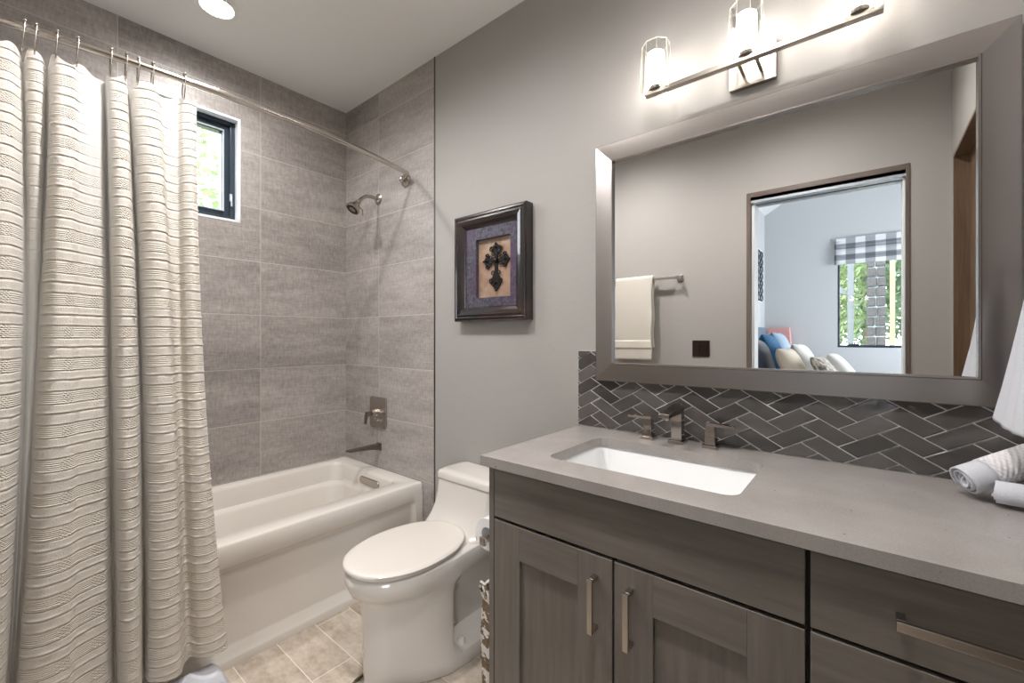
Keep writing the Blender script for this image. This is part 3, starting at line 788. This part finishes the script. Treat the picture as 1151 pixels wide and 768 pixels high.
MB().box((ox0-.01, -.012, oz0-.01), (ox1+.01, -.004, oz1+.01)).build('backing_panel', 'artback', pic)
# ornate cross: scrolls and lobes
mb = MB(); cx_, cz_ = 1.355, 1.622
def arm(dx, dz, L, wid):
    d = Vector((dx, 0, dz)); n = Vector((dz, 0, -dx)); o = Vector((cx_, -.020, cz_))
    prof_a = [(0, .5), (.15, .30), (.35, .26), (.50, .55), (.62, .95), (.74, 1.0), (.84, .62), (.90, .40), (1.0, .02)]
    pts = [o+d*L*t_+n*wid*w_ for t_, w_ in prof_a]+[o+d*L*t_-n*wid*w_ for t_, w_ in prof_a[::-1]]
    mb.prism(pts, (0, .007, 0))
    for s_ in (-1, 1):
        c = o+d*L*.66+n*s_*wid*.85
        mb.tube([c+(d*math.cos(a)+n*s_*math.sin(a))*wid*.42*(1-a/9) for a in [i*.45 for i in range(15)]], .0032, 8)
        c2 = o+d*L*.40+n*s_*wid*.55
        mb.tube([c2+(d*math.cos(-a)+n*s_*math.sin(a))*wid*.26 for a in [i*.5 for i in range(11)]], .0028, 8)
    mb.ball(o+d*L*.98, .0055, 6); mb.ball(o+d*L*.74+Vector((0, -.006, 0)), .006, 6)
arm(0, 1, .080, .030); arm(1, 0, .080, .028); arm(-1, 0, .078, .028); arm(0, -1, .142, .032)
mb.ball((cx_, -.022, cz_), .013, 8)
M['iron'] = plain('dark_cast_iron', rgb(26, 22, 20), .45, .4, nscale=60, nstr=.5)
mb.build('cross', 'iron', pic, smooth='auto')

# ------------------------------------------------------------------ vanity cabinet
VX0, VX1, VF = 1.812, 3.018, -.565
van = thing('vanity_cabinet', (2.415, -.30, 0), 'grey-brown stained wood vanity cabinet with shaker doors under the quartz countertop', 'cabinet')
mb = MB().box((VX0, VF+.022, .10), (VX0+.018, -.002, .885)).box((VX1-.018, VF+.022, .10), (VX1, -.002, .885))
mb.box((VX0+.018, VF+.08, .10), (VX1-.018, -.002, .12)); mb.box((VX0+.018, -.012, .12), (VX1-.018, -.002, .70))
mb.box((VX0, VF+.003, .10), (VX0+.018, VF+.0225, .885))
mb.box((VX0+.02, -.50, 0), (VX1-.02, -.05, .10))
mb.build('carcass', 'cab_v', van, bevel=.001)
mb = MB().box((VX0+.018, VF+.024, .12), (VX1-.018, VF+.034, .885))  # black sheet behind the fronts, painted shade for the gaps
mb.build('gap_shade_sheet', 'black', van)
def slab(x0, x1, z0, z1, name='drawer_front', mat='cab_h'): return MB().box((x0, VF, z0), (x1, VF+.020, z1)).build(name, mat, van, bevel=.0015)
slab(1.8355, 2.5935, .739, .877)
def shaker(x0, x1, z0, z1, wst=.094):
    d = MB().box((x0, VF, z0), (x0+wst, VF+.020, z1)); d.box((x1-wst, VF, z0), (x1, VF+.020, z1))
    d = d.build('door', 'cab_v', van, bevel=.0012)
    MB().box((x0+wst, VF, z1-wst), (x1-wst, VF+.020, z1)).build('door_rail', 'cab_h', d, bevel=.0012)
    MB().box((x0+wst, VF, z0), (x1-wst, VF+.020, z0+wst)).build('door_rail', 'cab_h', d, bevel=.0012)
    MB().box((x0+wst-.004, VF+.010, z0+wst-.004), (x1-wst+.004, VF+.017, z1-wst+.004)).build('door_panel', 'cab_v', d)
    return d
dl = shaker(1.8355, 2.2120, .115, .730); dr = shaker(2.2175, 2.5935, .115, .730)
def vpull(parent, x, z0, z1):
    mb = MB().box((x-.0065, VF-.034, z0), (x+.0065, VF-.026, z1)).box((x-.0065, VF-.026, z0), (x+.0065, VF, z0+.010)).box((x-.0065, VF-.026, z1-.010), (x+.0065, VF, z1))
    mb.build('handle', 'nickel', parent, bevel=.0012)
vpull(dl, 2.1690, .553, .684); vpull(dr, 2.2600, .553, .684)
tdr = slab(2.6015, 3.004, .739, .877)
mb = MB().box((2.716, VF-.034, .799), (2.890, VF-.026, .815)).box((2.716, VF-.026, .799), (2.728, VF, .815)).box((2.878, VF-.026, .799), (2.890, VF, .815))
mb.build('handle', 'nickel', tdr, bevel=.0012)
for z0, z1 in ((.430, .731), (.115, .422)):
    s_ = slab(2.6015, 3.004, z0, z1)
    zm = (z0+z1)/2
    mb = MB().box((2.716, VF-.034, zm-.008), (2.890, VF-.026, zm+.008)).box((2.716, VF-.026, zm-.008), (2.728, VF, zm+.008)).box((2.878, VF-.026, zm-.008), (2.890, VF, zm+.008))
    mb.build('handle', 'nickel', s_, bevel=.0012)

# countertop with the sink cutout
CT0, CT1 = .886, .915
sx0, sx1, sy0, sy1 = 1.957, 2.463, -.475, -.150
inner = rrect(sx0, sy0, sx1, sy1, .035, 0, 8)
def proj(p):
    cx_, cy_ = (sx0+sx1)/2, (sy0+sy1)/2
    dx, dy = p[0]-cx_, p[1]-cy_
    X0, X1, Y0, Y1 = 1.797, 3.018, -.585, -.0015
    t = min([(X1-cx_)/dx if dx > 1e-9 else 1e9, (X0-cx_)/dx if dx < -1e-9 else 1e9, (Y1-cy_)/dy if dy > 1e-9 else 1e9, (Y0-cy_)/dy if dy < -1e-9 else 1e9])
    return (cx_+dx*t, cy_+dy*t)
# add points aimed at the slab corners
import cmath
ctr = ((sx0+sx1)/2, (sy0+sy1)/2)
def hit_inner(dx, dy):
    n = len(inner)
    for i in range(n):
        a, b = inner[i], inner[(i+1) % n]
        ax, ay, bx, by = a[0]-ctr[0], a[1]-ctr[1], b[0]-ctr[0], b[1]-ctr[1]
        den = dx*(by-ay)-dy*(bx-ax)
        if abs(den) < 1e-12: continue
        t = (ax*(by-ay)-ay*(bx-ax))/den; s_ = (ax*dy-ay*dx)/den
        if t > 0 and -1e-9 <= s_ <= 1+1e-9: return (ctr[0]+dx*t, ctr[1]+dy*t, 0)
pl = [(p[0], p[1]) for p in inner]
for X_, Y_ in ((1.797, -.585), (3.018, -.585), (3.018, -.0015), (1.797, -.0015)):
    h_ = hit_inner(X_-ctr[0], Y_-ctr[1]); pl.append((h_[0], h_[1]))
pl.sort(key=lambda p: math.atan2(p[1]-ctr[1], p[0]-ctr[0]))
pl = [p for i, p in enumerate(pl) if i == 0 or (abs(p[0]-pl[i-1][0])+abs(p[1]-pl[i-1][1])) > 1e-5]
out = [proj(p) for p in pl]
rg = [[(p[0], p[1], z) for p in L] for L, z in ((out, CT0), (out, CT1), (pl, CT1), (pl, CT0), (out, CT0))]
mb = MB().loft(rg, False, False)
bmesh.ops.remove_doubles(mb.bm, verts=mb.bm.verts, dist=1e-5)
tag(mb.build('countertop', 'quartz', bevel=.0018), 'light grey quartz countertop running over the whole vanity', 'countertop')

snk = thing('sink', (2.21, -.31, .72), 'white rectangular undermount sink set below the quartz countertop', 'sink')
def sr(g, z, r): return rrect(sx0-.012+g, sy0-.012+g, sx1+.012-g, sy1+.012-g, r, z, 8)
mb = MB().loft([sr(-.015, CT0-.0165, .05), sr(-.015, CT0-.0012, .05), sr(.006, CT0-.0012, .045), sr(.010, CT0-.01, .045), sr(.022, .80, .05), sr(.034, .768, .055), sr(.055, .752, .06), sr(.10, .746, .04)], False, True)
mb.build('basin', 'sinkchina', snk, smooth='auto', angle=50)
MB().lathe((2.21, -.312, .7463), (0, 0, 1), [(0, .024), (.003, .024), (.004, .018), (.002, .001)], 24).build('drain', 'nickel', snk, smooth='auto')

# faucet
fa = thing('faucet', (2.20, -.06, CT1), 'widespread angular nickel faucet with two lever handles behind the sink', 'faucet')
zt = CT1
def fbase(x, y, s_=.024): return MB().box((x-s_, y-s_, zt), (x+s_, y+s_, zt+.011))
spx, spy = 2.197, -.062
spo = fbase(spx, spy, .025); spo.box((spx-.017, spy-.014, zt+.011), (spx+.017, spy+.016, zt+.112))
spo = spo.build('spout', 'polished', fa, bevel=.0015)
mb = MB().prism([(spx-.0175, spy+.018, zt+.112), (spx-.0175, spy+.018, zt+.128), (spx-.0175, spy-.125, zt+.112), (spx-.0175, spy-.128, zt+.100), (spx-.0175, spy-.012, zt+.100)], (.035, 0, 0))
mb.build('spout_blade', 'dark_nickel', spo, bevel=.0015)
MB().lathe((spx, spy-.105, zt+.103), (0, 0, -1), [(0, .012), (.012, .011), (.0125, .001)], 18).build('aerator', 'chrome', spo, smooth='auto')
def fhandle(x, y, sgn):
    h = fbase(x, y, .022)
    r1_, r2_ = .0165, .0130
    h.loft([[(x-r, y-r, z), (x+r, y-r, z), (x+r, y+r, z), (x-r, y+r, z)] for r, z in ((r1_, zt+.011), (r2_, zt+.072))])
    h = h.build('lever_handle', 'polished', fa, bevel=.0015)
    mb = MB().prism([(x-sgn*.013, y-.013, zt+.072), (x-sgn*.013, y-.013, zt+.080), (x+sgn*.070, y-.013, zt+.076), (x+sgn*.070, y-.013, zt+.070), (x+sgn*.013, y-.013, zt+.069)], (0, .026, 0))
    mb.build('lever', 'polished', h, bevel=.0012)
fhandle(2.100, -.066, -1); fhandle(2.300, -.060, 1)

# ------------------------------------------------------------------ herringbone backsplash
def clip(poly, f):
    res = []
    for i in range(len(poly)):
        a, b = poly[i], poly[(i+1) % len(poly)]; fa_, fb_ = f(a), f(b)
        if fa_ >= 0: res.append(a)
        if (fa_ >= 0) != (fb_ >= 0):
            t = fa_/(fa_-fb_); res.append((a[0]+(b[0]-a[0])*t, a[1]+(b[1]-a[1])*t))
    return res
bs = thing('backsplash', (2.40, 0, CT1), 'charcoal glazed herringbone tile backsplash between countertop and mirror', 'backsplash')
BX_0, BX_1, BZ0, BZ1 = 1.787, 3.018, CT1+.001, 1.212
MB().box((BX_0, -.0085, BZ0), (BX_1, -.001, BZ1)).build('grout', 'grout', bs)
ux, uz = .0430, .0248
def P2(p, q): return (2.187+p*ux+q*ux, 1.058-p*uz+q*uz)
mb = MB()
for i in range(-40, 60):
    for j in range(-40, 60):
        m = (i+j) % 4
        if m == 0: cs_ = [(i, j), (i+2, j), (i+2, j+1), (i, j+1)]
        elif m == 2: cs_ = [(i, j), (i+1, j), (i+1, j+2), (i, j+2)]
        else: continue
        g = .032
        c0, c1 = cs_[0], cs_[2]
        cs_ = [(c0[0]+g, c0[1]+g), (c1[0]-g, c0[1]+g), (c1[0]-g, c1[1]-g), (c0[0]+g, c1[1]-g)]
        pg = [P2(*c) for c in cs_]
        if max(p[0] for p in pg) < BX_0 or min(p[0] for p in pg) > BX_1 or max(p[1] for p in pg) < BZ0 or min(p[1] for p in pg) > BZ1: continue
        for f in (lambda p: p[0]-BX_0-.0015, lambda p: BX_1-p[0], lambda p: p[1]-BZ0-.0015, lambda p: BZ1-p[1]-.0015):
            pg = clip(pg, f)
            if len(pg) < 3: break
        if len(pg) < 3: continue
        ar = abs(sum(pg[k][0]*pg[(k+1) % len(pg)][1]-pg[(k+1) % len(pg)][0]*pg[k][1] for k in range(len(pg))))/2
        if ar < 2e-5: continue
        cxx = sum(p[0] for p in pg)/len(pg); czz = sum(p[1] for p in pg)/len(pg)
        tx, tz = random.uniform(-.018, .018), random.uniform(-.018, .018)
        def yy(p, base): return base+tx*(p[0]-cxx)+tz*(p[1]-czz)
        k = .94
        r3 = [[(p[0], -.005, p[1]) for p in pg], [(p[0], yy(p, -.0095), p[1]) for p in pg], [(cxx+(p[0]-cxx)*k, yy(p, -.0110), czz+(p[1]-czz)*k) for p in pg]]
        mb.loft(r3)
mb.build('herringbone_tiles', 'glazed', bs)

# ------------------------------------------------------------------ mirror
mi = thing('wall_mirror', (2.41, 0, 1.10), 'large wall mirror in a wide brushed steel frame above the vanity', 'mirror')
mx0, mx1, mz0, mz1 = 1.876, 2.950, 1.100, 1.991
fw = .069
def side(pts4, name, mat):
    # pts4: outer a, outer b, inner b, inner a in (x,z)
    oa, ob, ib, ia = pts4
    k = .88
    def L(p, q, t): return (p[0]+(q[0]-p[0])*t, p[1]+(q[1]-p[1])*t)
    prof_m = [(0, -.012), (0, -.028), (.03, -.030), (.90, -.030), (.93, -.033), (1.0, -.033), (1.0, -.018)]
    ra = [(L(oa, ia, t)[0], y_, L(oa, ia, t)[1]) for t, y_ in prof_m]; rb = [(L(ob, ib, t)[0], y_, L(ob, ib, t)[1]) for t, y_ in prof_m]
    MB().loft([ra, rb], True, True, closed=True).build(name, mat, mi)
O = [(mx0, mz0), (mx1, mz0), (mx1, mz1), (mx0, mz1)]; I = [(mx0+fw, mz0+fw), (mx1-fw, mz0+fw), (mx1-fw, mz1-fw), (mx0+fw, mz1-fw)]
side((O[3], O[2], I[2], I[3]), 'frame_top_rail', 'steel_h'); side((O[0], O[1], I[1], I[0]), 'frame_bottom_rail', 'steel_h')
side((O[0], O[3], I[3], I[0]), 'frame_left_stile', 'steel_v'); side((O[1], O[2], I[2], I[1]), 'frame_right_stile', 'steel_v')
MB().box((mx0+.02, -.019, mz0+.02), (mx1-.02, -.0125, mz1-.02)).build('mirror_glass', 'mirror', mi)
MB().box((mx0+.006, -.0125, mz0+.006), (mx1-.006, -.0002, mz1-.006)).build('backing', 'black', mi)

# ------------------------------------------------------------------ vanity light
vl = thing('vanity_light', (2.407, 0, 2.04), 'three-lamp nickel vanity light bar on the wall above the mirror', 'wall light')
MB().box((2.343, -.020, 2.040), (2.472, 0, 2.160)).build('back_plate', 'nickel', vl, bevel=.002)
MB().box((2.103, -.110, 2.072), (2.712, -.088, 2.086)).build('bar', 'nickel', vl, bevel=.0012)
for x in (2.385, 2.431): MB().tube([(x, -.018, 2.078), (x, -.092, 2.078)], .0055, 10).build('arm', 'nickel', vl, smooth='auto')
for x in (2.138, 2.4075, 2.664):
    cy_ = -.099
    g = []
    oc = []
    for i in range(8):
        a = math.radians(22.5+45*i); oc.append((math.cos(a)*1.0, math.sin(a)))
    lv = [(2.098, .038), (2.084, .050), (2.090, .053), (2.236, .046)]
    li = [(2.236, .042), (2.094, .048)]
    mb = MB().loft([[(x+c*r, cy_+s_*r*.92, z) for c, s_ in oc] for z, r in lv[1:]+li], False, False)
    gs = mb.build('glass_shade', 'clear', vl)
    top_ = [Vector((x+c*.044, cy_+s_*.044*.92, 2.236)) for c, s_ in oc]; bot_ = [Vector((x+c*.0525, cy_+s_*.0525*.92, 2.090)) for c, s_ in oc]
    mb = MB().tube(top_+top_[:1], .0010, 6, False)  # thin white tubes painted in as bright glints along the shade's edges
    for a_, b_ in zip(top_, bot_): mb.tube([a_, b_], .0008, 6)
    mb.build('painted_edge_glints', 'edge_glint', gs, smooth=True)
    MB().lathe((x, cy_, 2.086), (0, 0, 1), [(0, .021), (.003, .023), (.010, .023), (.012, .020)], 24).build('socket_cup', 'nickel', gs, smooth='auto')
    mb = MB().lathe((x, cy_, 2.100), (0, 0, 1), [(0, .026), (.002, .028), (.105, .027), (.108, .024), (.109, .001)], 28)
    mb.build('frosted_diffuser', 'bulb', gs, smooth='auto')

# ------------------------------------------------------------------ towels at the right
def roll(name, a, b, r, mat, label, flat=.86, hem=.25):
    a, b = Vector(a), Vector(b); ax = (b-a).normalized(); L = (b-a).length
    s_ = ax.cross(Vector((0, 0, 1))).normalized(); u_ = s_.cross(ax)
    o = thing(name, a-Vector((0, 0, r)), label, 'towel')
    turns = 3.6; NN = 120
    def pt(t, l):
        th = t*turns*2*PI; rr_ = r*(.16+.84*t)
        p = a+ax*(l*L+.008*(1-t)*math.sin(t*20)*(1 if l < .5 else -1)+.012*(t-1)*0)
        return p+s_*rr_*math.cos(th)+u_*rr_*math.sin(th)*flat
    m1 = MB().grid(lambda p, q: pt(p, q*hem), NN, 6); m1.build('hem', 'towel_white', o, smooth=True, recalc=False, solid=.004)
    m2 = MB().grid(lambda p, q: pt(p, hem+q*(1-hem)), NN, 12, uv=lambda p, q: (p*turns*2*PI*r*.6, q*L*(1-hem))); m2.build('towel_body', mat, o, smooth=True, recalc=False, solid=.006)
    return o
roll('rolled_towel', (2.842, -.168, .952), (2.990, -.090, 1.026), .036, 'waffle', 'pale waffle-weave rolled towel, the upper one at the countertop corner')
roll('rolled_towel', (2.885, -.185, .943), (3.008, -.200, .943), .0275, 'towel_white', 'white rolled towel lying under the waffle one on the countertop corner', hem=.95)
rg_ = thing('towel_ring', (XS, -.26, 1.42), 'nickel towel ring mounted on the side wall beside the mirror', 'towel ring')
MB().box((XS-.008, -.285, 1.41), (XS, -.235, 1.46)).build('ring_plate', 'nickel', rg_, bevel=.002)
MB().tube([(XS-.006, -.26, 1.435), (XS-.085, -.26, 1.435)], .008, 12).build('ring_post', 'nickel', rg_, smooth='auto')
MB().tube([(XS-.08, -.26, 1.437), (XS-.08, -.34, 1.437), (XS-.08, -.345, 1.35), (XS-.08, -.175, 1.35), (XS-.08, -.18, 1.437), (XS-.08, -.26, 1.437)], .005, 10).build('ring', 'nickel', rg_, smooth='auto')
ht = thing('hand_towel', (2.92, -.25, 1.07), 'white hand towel hanging from the ring beside the mirror', 'towel')
def htf(sx):
    def f(a, b):
        wv = .034+.086*(b**1.15)
        y = -.258+(a-.5)*2*wv
        x = XS-.080+sx*(.012+.010*b)-.028*b*(1 if sx < 0 else .3)+.006*math.sin(a*19)*(1-.85*b)
        return Vector((x, y, 1.362-b*(.272+.006*math.sin(a*3))))
    return f
f1, f2 = htf(-1), htf(1)
def both(a, b):
    if b < .46: return f1(a, 1-b/.46)
    if b > .54: return f2(a, (b-.54)/.46)
    t = (b-.46)/.08; p, q = f1(a, 0), f2(a, 0)
    m_ = p.lerp(q, t); m_.z += .008*math.sin(PI*t); return m_
MB().grid(both, 50, 90).build('towel_cloth', 'towel_white', ht, smooth=True, recalc=False, solid=.006)

# ------------------------------------------------------------------ opposite wall: towel bar, towel, switch
tb = thing('towel_bar', (1.37, YO, 1.69), 'square chrome towel bar on the wall opposite the mirror', 'towel bar')
MB().box((1.095, YO+.052, 1.688), (1.650, YO+.070, 1.706)).build('bar', 'chrome', tb, bevel=.0015)
for x in (1.102, 1.634):
    MB().box((x-.012, YO, 1.685), (x+.012, YO+.074, 1.709)).box((x-.022, YO, 1.675), (x+.022, YO+.010, 1.719)).build('post', 'chrome', tb, bevel=.0015)
bt = thing('bath_towel', (1.31, YO+.06, 1.10), 'cream terry towel with a woven band folded over the chrome towel bar', 'towel')
def btf(a, b):
    x = 1.162+a*.292
    if b < .47: z = 1.10+(1.712-1.10)*b/.47; y = YO+.080+.006*math.sin(a*9)*(1-b/.47)+(.012*(1-b/.47))
    elif b > .53: z = 1.712-(b-.53)/.47*.52; y = YO+.042
    else:
        t = (b-.47)/.06; z = 1.712+.010*math.sin(PI*t); y = YO+.080+(-.038)*t
    return Vector((x+.004*math.sin(z*23), y, z))
MB().grid(btf, 40, 110).build('towel_cloth', 'towel', bt, smooth=True, recalc=False, solid=.012)
def bnd(a, b):
    p = btf(a, .062+.05*b); p.y += .0068; return p
MB().grid(bnd, 40, 6).build('woven_band', plain('smooth_towel_band', rgb(218, 211, 200), .8), bt, smooth=True, recalc=False, solid=.002)
sw = thing('light_switch', (1.776, YO, 1.135), 'dark bronze double light switch plate on the wall beside the doorway', 'light switch')
MB().box((1.718, YO, 1.131), (1.834, YO+.006, 1.245)).build('switch_plate', 'plate_brown', sw, bevel=.002)
for x in (1.735, 1.784): MB().box((x, YO+.006, 1.155), (x+.033, YO+.010, 1.221)).build('rocker', 'plate_brown', sw, bevel=.001)

# ------------------------------------------------------------------ bedroom furniture in the reflection
bed = thing('bed', (2.5, -4.3, 0), 'bed with a pale cover and grey headboard in the bedroom seen in the mirror', 'bed')
M['bedcover'] = plain('pale_bed_cover', rgb(220, 220, 222), .9, nscale=20, nstr=.2)
M['headboard'] = plain('slate_upholstery', rgb(96, 108, 122), .8, nscale=80, nstr=.2)
M['navy'] = plain('navy_velvet', rgb(24, 32, 52), .7, nscale=60, nstr=.2, Sheen_Weight=.5)
M['blue'] = plain('teal_blue_cotton', rgb(52, 102, 142), .8, nscale=60, nstr=.2)
M['bluegrey'] = plain('pale_blue_cotton', rgb(150, 168, 186), .8, nscale=60, nstr=.2)
M['cream'] = plain('cream_cotton', rgb(222, 210, 192), .9, nscale=30, nstr=.3)
M['white_cotton'] = plain('white_cotton', rgb(228, 226, 222), .9, nscale=30, nstr=.3)
def knit():
    t = NT('patterned_knit'); p = t.coord(); n = t.noise(p, 30, 2, .5, (1, 3, 1))
    return t.done(t.pbr(t.ramp(n, (.40, rgb(228, 222, 212)), (.60, rgb(120, 112, 104))), .9))
M['knit'] = knit()
MB().box((1.66, -5.1, .12), (3.6, -2.95, .755)).build('mattress', 'bedcover', bed, bevel=.05, seg=3)
MB().box((1.578, -5.12, 0), (1.65, -2.93, 1.40)).build('headboard', 'headboard', bed, bevel=.02)
MB().box((1.66, -5.08, 0), (3.55, -2.97, .13)).build('bed_base', 'headboard', bed)
def pillow(x, y, z, w_, h_, d_, rz, tilt, mat, label):
    m_ = Matrix.Translation((x, y, z)) @ Matrix.Rotation(rz, 4, 'Z') @ Matrix.Rotation(tilt, 4, 'Y')
    mb = MB()
    n = 14
    def f(sg):
        def g(a, b):
            u_, v_ = a*2-1, b*2-1
            th_ = max(0, (1-abs(u_)**3.2))**.55*max(0, (1-abs(v_)**3.2))**.55
            pin = 1-.07*(1-abs(u_*v_))*1.0
            return m_ @ Vector((sg*d_/2*th_, u_*w_/2*(1-.08*(1-v_*v_)*abs(u_)), v_*h_/2*(1-.08*(1-u_*u_)*abs(v_))))
        return g
    mb.grid(f(1), n, n); mb.grid(f(-1), n, n)
    bmesh.ops.remove_doubles(mb.bm, verts=mb.bm.verts, dist=1e-4)
    o = mb.build('pillow', mat, smooth=True, sub=1)
    tag(o, label, 'pillow', 'pillows on the bed seen in the mirror'); return o
pillow(1.89, -3.22, 1.02, .50, .50, .20, 0, -.25, 'navy', 'dark navy pillow nearest the doorway on the bed')
pillow(1.92, -3.74, 1.06, .50, .54, .18, 0, -.28, 'blue', 'bright blue pillow behind the navy one on the bed')
pillow(1.94, -4.26, 1.08, .50, .56, .18, 0, -.30, 'bluegrey', 'pale blue pillow farthest back against the headboard')
pillow(2.15, -3.24, .99, .42, .42, .16, .1, -.45, 'cream', 'plain cream pillow in front of the navy one')
pillow(2.21, -3.74, 1.01, .44, .46, .16, .05, -.45, 'white_cotton', 'white pillow behind the cream one on the bed')
pillow(2.41, -3.20, .96, .36, .36, .12, .1, -.60, 'knit', 'grey and cream patterned pillow at the front of the pile')
pillow(2.50, -3.66, .97, .40, .38, .13, .0, -.65, 'white_cotton', 'white pillow at the far front end of the pile')
ns = thing('nightstand', (1.80, -5.24, 0), 'small white nightstand in the corner behind the bed', 'nightstand')
MB().box((1.60, -5.38, 0), (1.98, -5.13, .70)).build('cabinet_box', 'white_reveal', ns, bevel=.005)
lp = thing('table_lamp', (1.77, -5.25, .70), 'table lamp with a square pink and white shade on the nightstand', 'lamp')
MB().lathe((1.77, -5.25, .70), (0, 0, 1), [(0, .06), (.02, .06), (.03, .02), (.2, .03), (.38, .015)], 20).build('lamp_base', 'bedcover', lp, smooth='auto')
M['shade'] = plain('pink_lamp_shade', rgb(214, 160, 156), .8)
mb = MB().loft([[(1.77-r, -5.25-r*.55, z), (1.77+r, -5.25-r*.55, z), (1.77+r, -5.25+r*.55, z), (1.77-r, -5.25+r*.55, z)] for z, r in ((1.10, .135), (1.40, .120))], False, False)
mb.build('lamp_shade', 'shade', lp, solid=.003)
art = thing('wall_art', (1.585, -4.93, 1.75), 'openwork white and black wall panel above the headboard', 'wall art')
mb = MB()
for i in range(3):
    for j in range(7):
        y_, z_ = -4.75-.17*i, 1.80+.095*j
        mb.tube([(1.588, y_+.07*math.cos(a), z_+.045*math.sin(a)) for a in [k*PI/5 for k in range(11)]], .008, 6)
mb.build('lattice', 'winframe', art)
MB().box((1.576, -5.19, 1.74), (1.581, -4.66, 2.44)).build('panel_back', 'white_reveal', art)
rs = thing('roman_shade', (2.76, BY+.03, 2.19), 'grey and white checked roman shade over the bedroom window', 'window shade')
def check():
    t = NT('grey_white_check'); p = t.geo(); sp_ = t.n('ShaderNodeSeparateXYZ', i_0=p)
    a = t.math('GREATER_THAN', t.math('SINE', t.math('MULTIPLY', sp_.outputs[0], 2*PI/.19)), 0); b = t.math('GREATER_THAN', t.math('SINE', t.math('MULTIPLY', sp_.outputs[2], 2*PI/.14)), 0)
    s_ = t.math('ADD', a, b)
    c = t.ramp(t.math('MULTIPLY', s_, .5), (.1, rgb(226, 228, 232)), (.5, rgb(160, 164, 170)), (.9, rgb(112, 114, 120)))
    return t.done(t.pbr(c, .9))
M['check'] = check()
def rsf(a, b):
    z = 2.50-b*.31
    y = BY+.030+(.025*abs(math.sin(b*PI*3.0)) if b > .25 else 0)+.012*b
    return Vector((2.355+a*.80, y, z))
MB().grid(rsf, 12, 60).build('shade_cloth', 'check', rs, smooth=True, recalc=False, solid=.004)
MB().box((2.355, BY+.001, 2.49), (3.155, BY+.035, 2.52)).build('head_rail', 'check', rs)

# ------------------------------------------------------------------ outdoors
def tree(name, x, y, z0, h, crown, mat, label, n, ls):
    o = thing(name, (x, y, z0), label, 'tree')
    MB().tube([(x, y, z0), (x+.05, y, z0+h*.3), (x-.05, y+.04, z0+h*.6), (x, y, z0+h*.95)], .1, 10, rads=[.12, .09, .06, .015]).build('trunk', 'bark', o, smooth=True)
    mb = MB()
    for i in range(n):
        while True:
            p = Vector((random.uniform(-1, 1), random.uniform(-1, 1), random.uniform(-1, 1)))
            if p.length < 1: break
        c = Vector((x+p.x*crown, y+p.y*crown, z0+h*.62+p.z*h*.42))
        a = Vector((random.gauss(0, 1), random.gauss(0, 1), random.gauss(0, 1))).normalized(); b = a.orthogonal().normalized()
        s_ = ls*random.uniform(.6, 1.4)
        mb.poly([c+a*s_, c+b*s_*.45, c-a*s_, c-b*s_*.45])
    mb.build('foliage', mat, o, recalc=False)
tree('garden_tree', -3.9, 1.5, -.4, 5.8, 1.9, 'leaf', 'leafy tree outside the small bathroom window', 4200, .08)
tree('garden_tree', 1.75, -10.2, -.4, 5.0, 1.0, 'leaf', 'bright green tree at the left outside the bedroom window', 5200, .07)
tree('garden_tree', 4.3, -10.0, -.4, 5.2, 1.3, 'leaf2', 'dark green tree at the right outside the bedroom window', 9000, .07)
tree('garden_tree', 2.6, -15.5, -.4, 7.0, 2.2, 'leaf2', 'tall dark tree farthest behind the stone pillar', 9000, .12)
struct('ground', MB().box((-20, -20, -.5), (20, -5.6, -.4)).box((-20, -5.6, -.5), (-.3, 12, -.4)), 'ground')
pl_ = thing('stone_pillar', (2.795, -8.4, -.4), 'stacked grey stone pillar outside the bedroom window', 'pillar')
mb = MB()
for i in range(21):
    o_ = random.uniform(-.02, .02)
    mb.box((2.67, -8.6, -.4+i*.17), (2.79+o_, -8.2+random.uniform(-.02, .02), -.4+i*.17+.155)).box((2.80+o_, -8.6, -.4+i*.17), (2.92, -8.2+random.uniform(-.02, .02), -.4+i*.17+.155))
mb.build('stones', 'stone', pl_, bevel=.02)
MB().box((2.685, -8.56, -.4), (2.905, -8.25, 3.1)).build('mortar_core', 'winalu', pl_)
po = MB().box((2.97, -8.35, -.4), (3.04, -8.25, 3.5)); tag(po.build('timber_post', 'post', bevel=.005), 'pale upright timber post beside the stone pillar outdoors', 'post')
po = MB().prism([(1.95, -8.5, 2.20), (2.42, -8.5, 2.05), (2.10, -8.5, 2.50)], (0, -.3, 0)); po.box((2.40, -8.5, -.4), (2.49, -8.42, 3.2)); tag(po.build('garden_shelter', 'roofgrey'), 'small pale gabled shelter on a post outside the bedroom window', 'shelter')
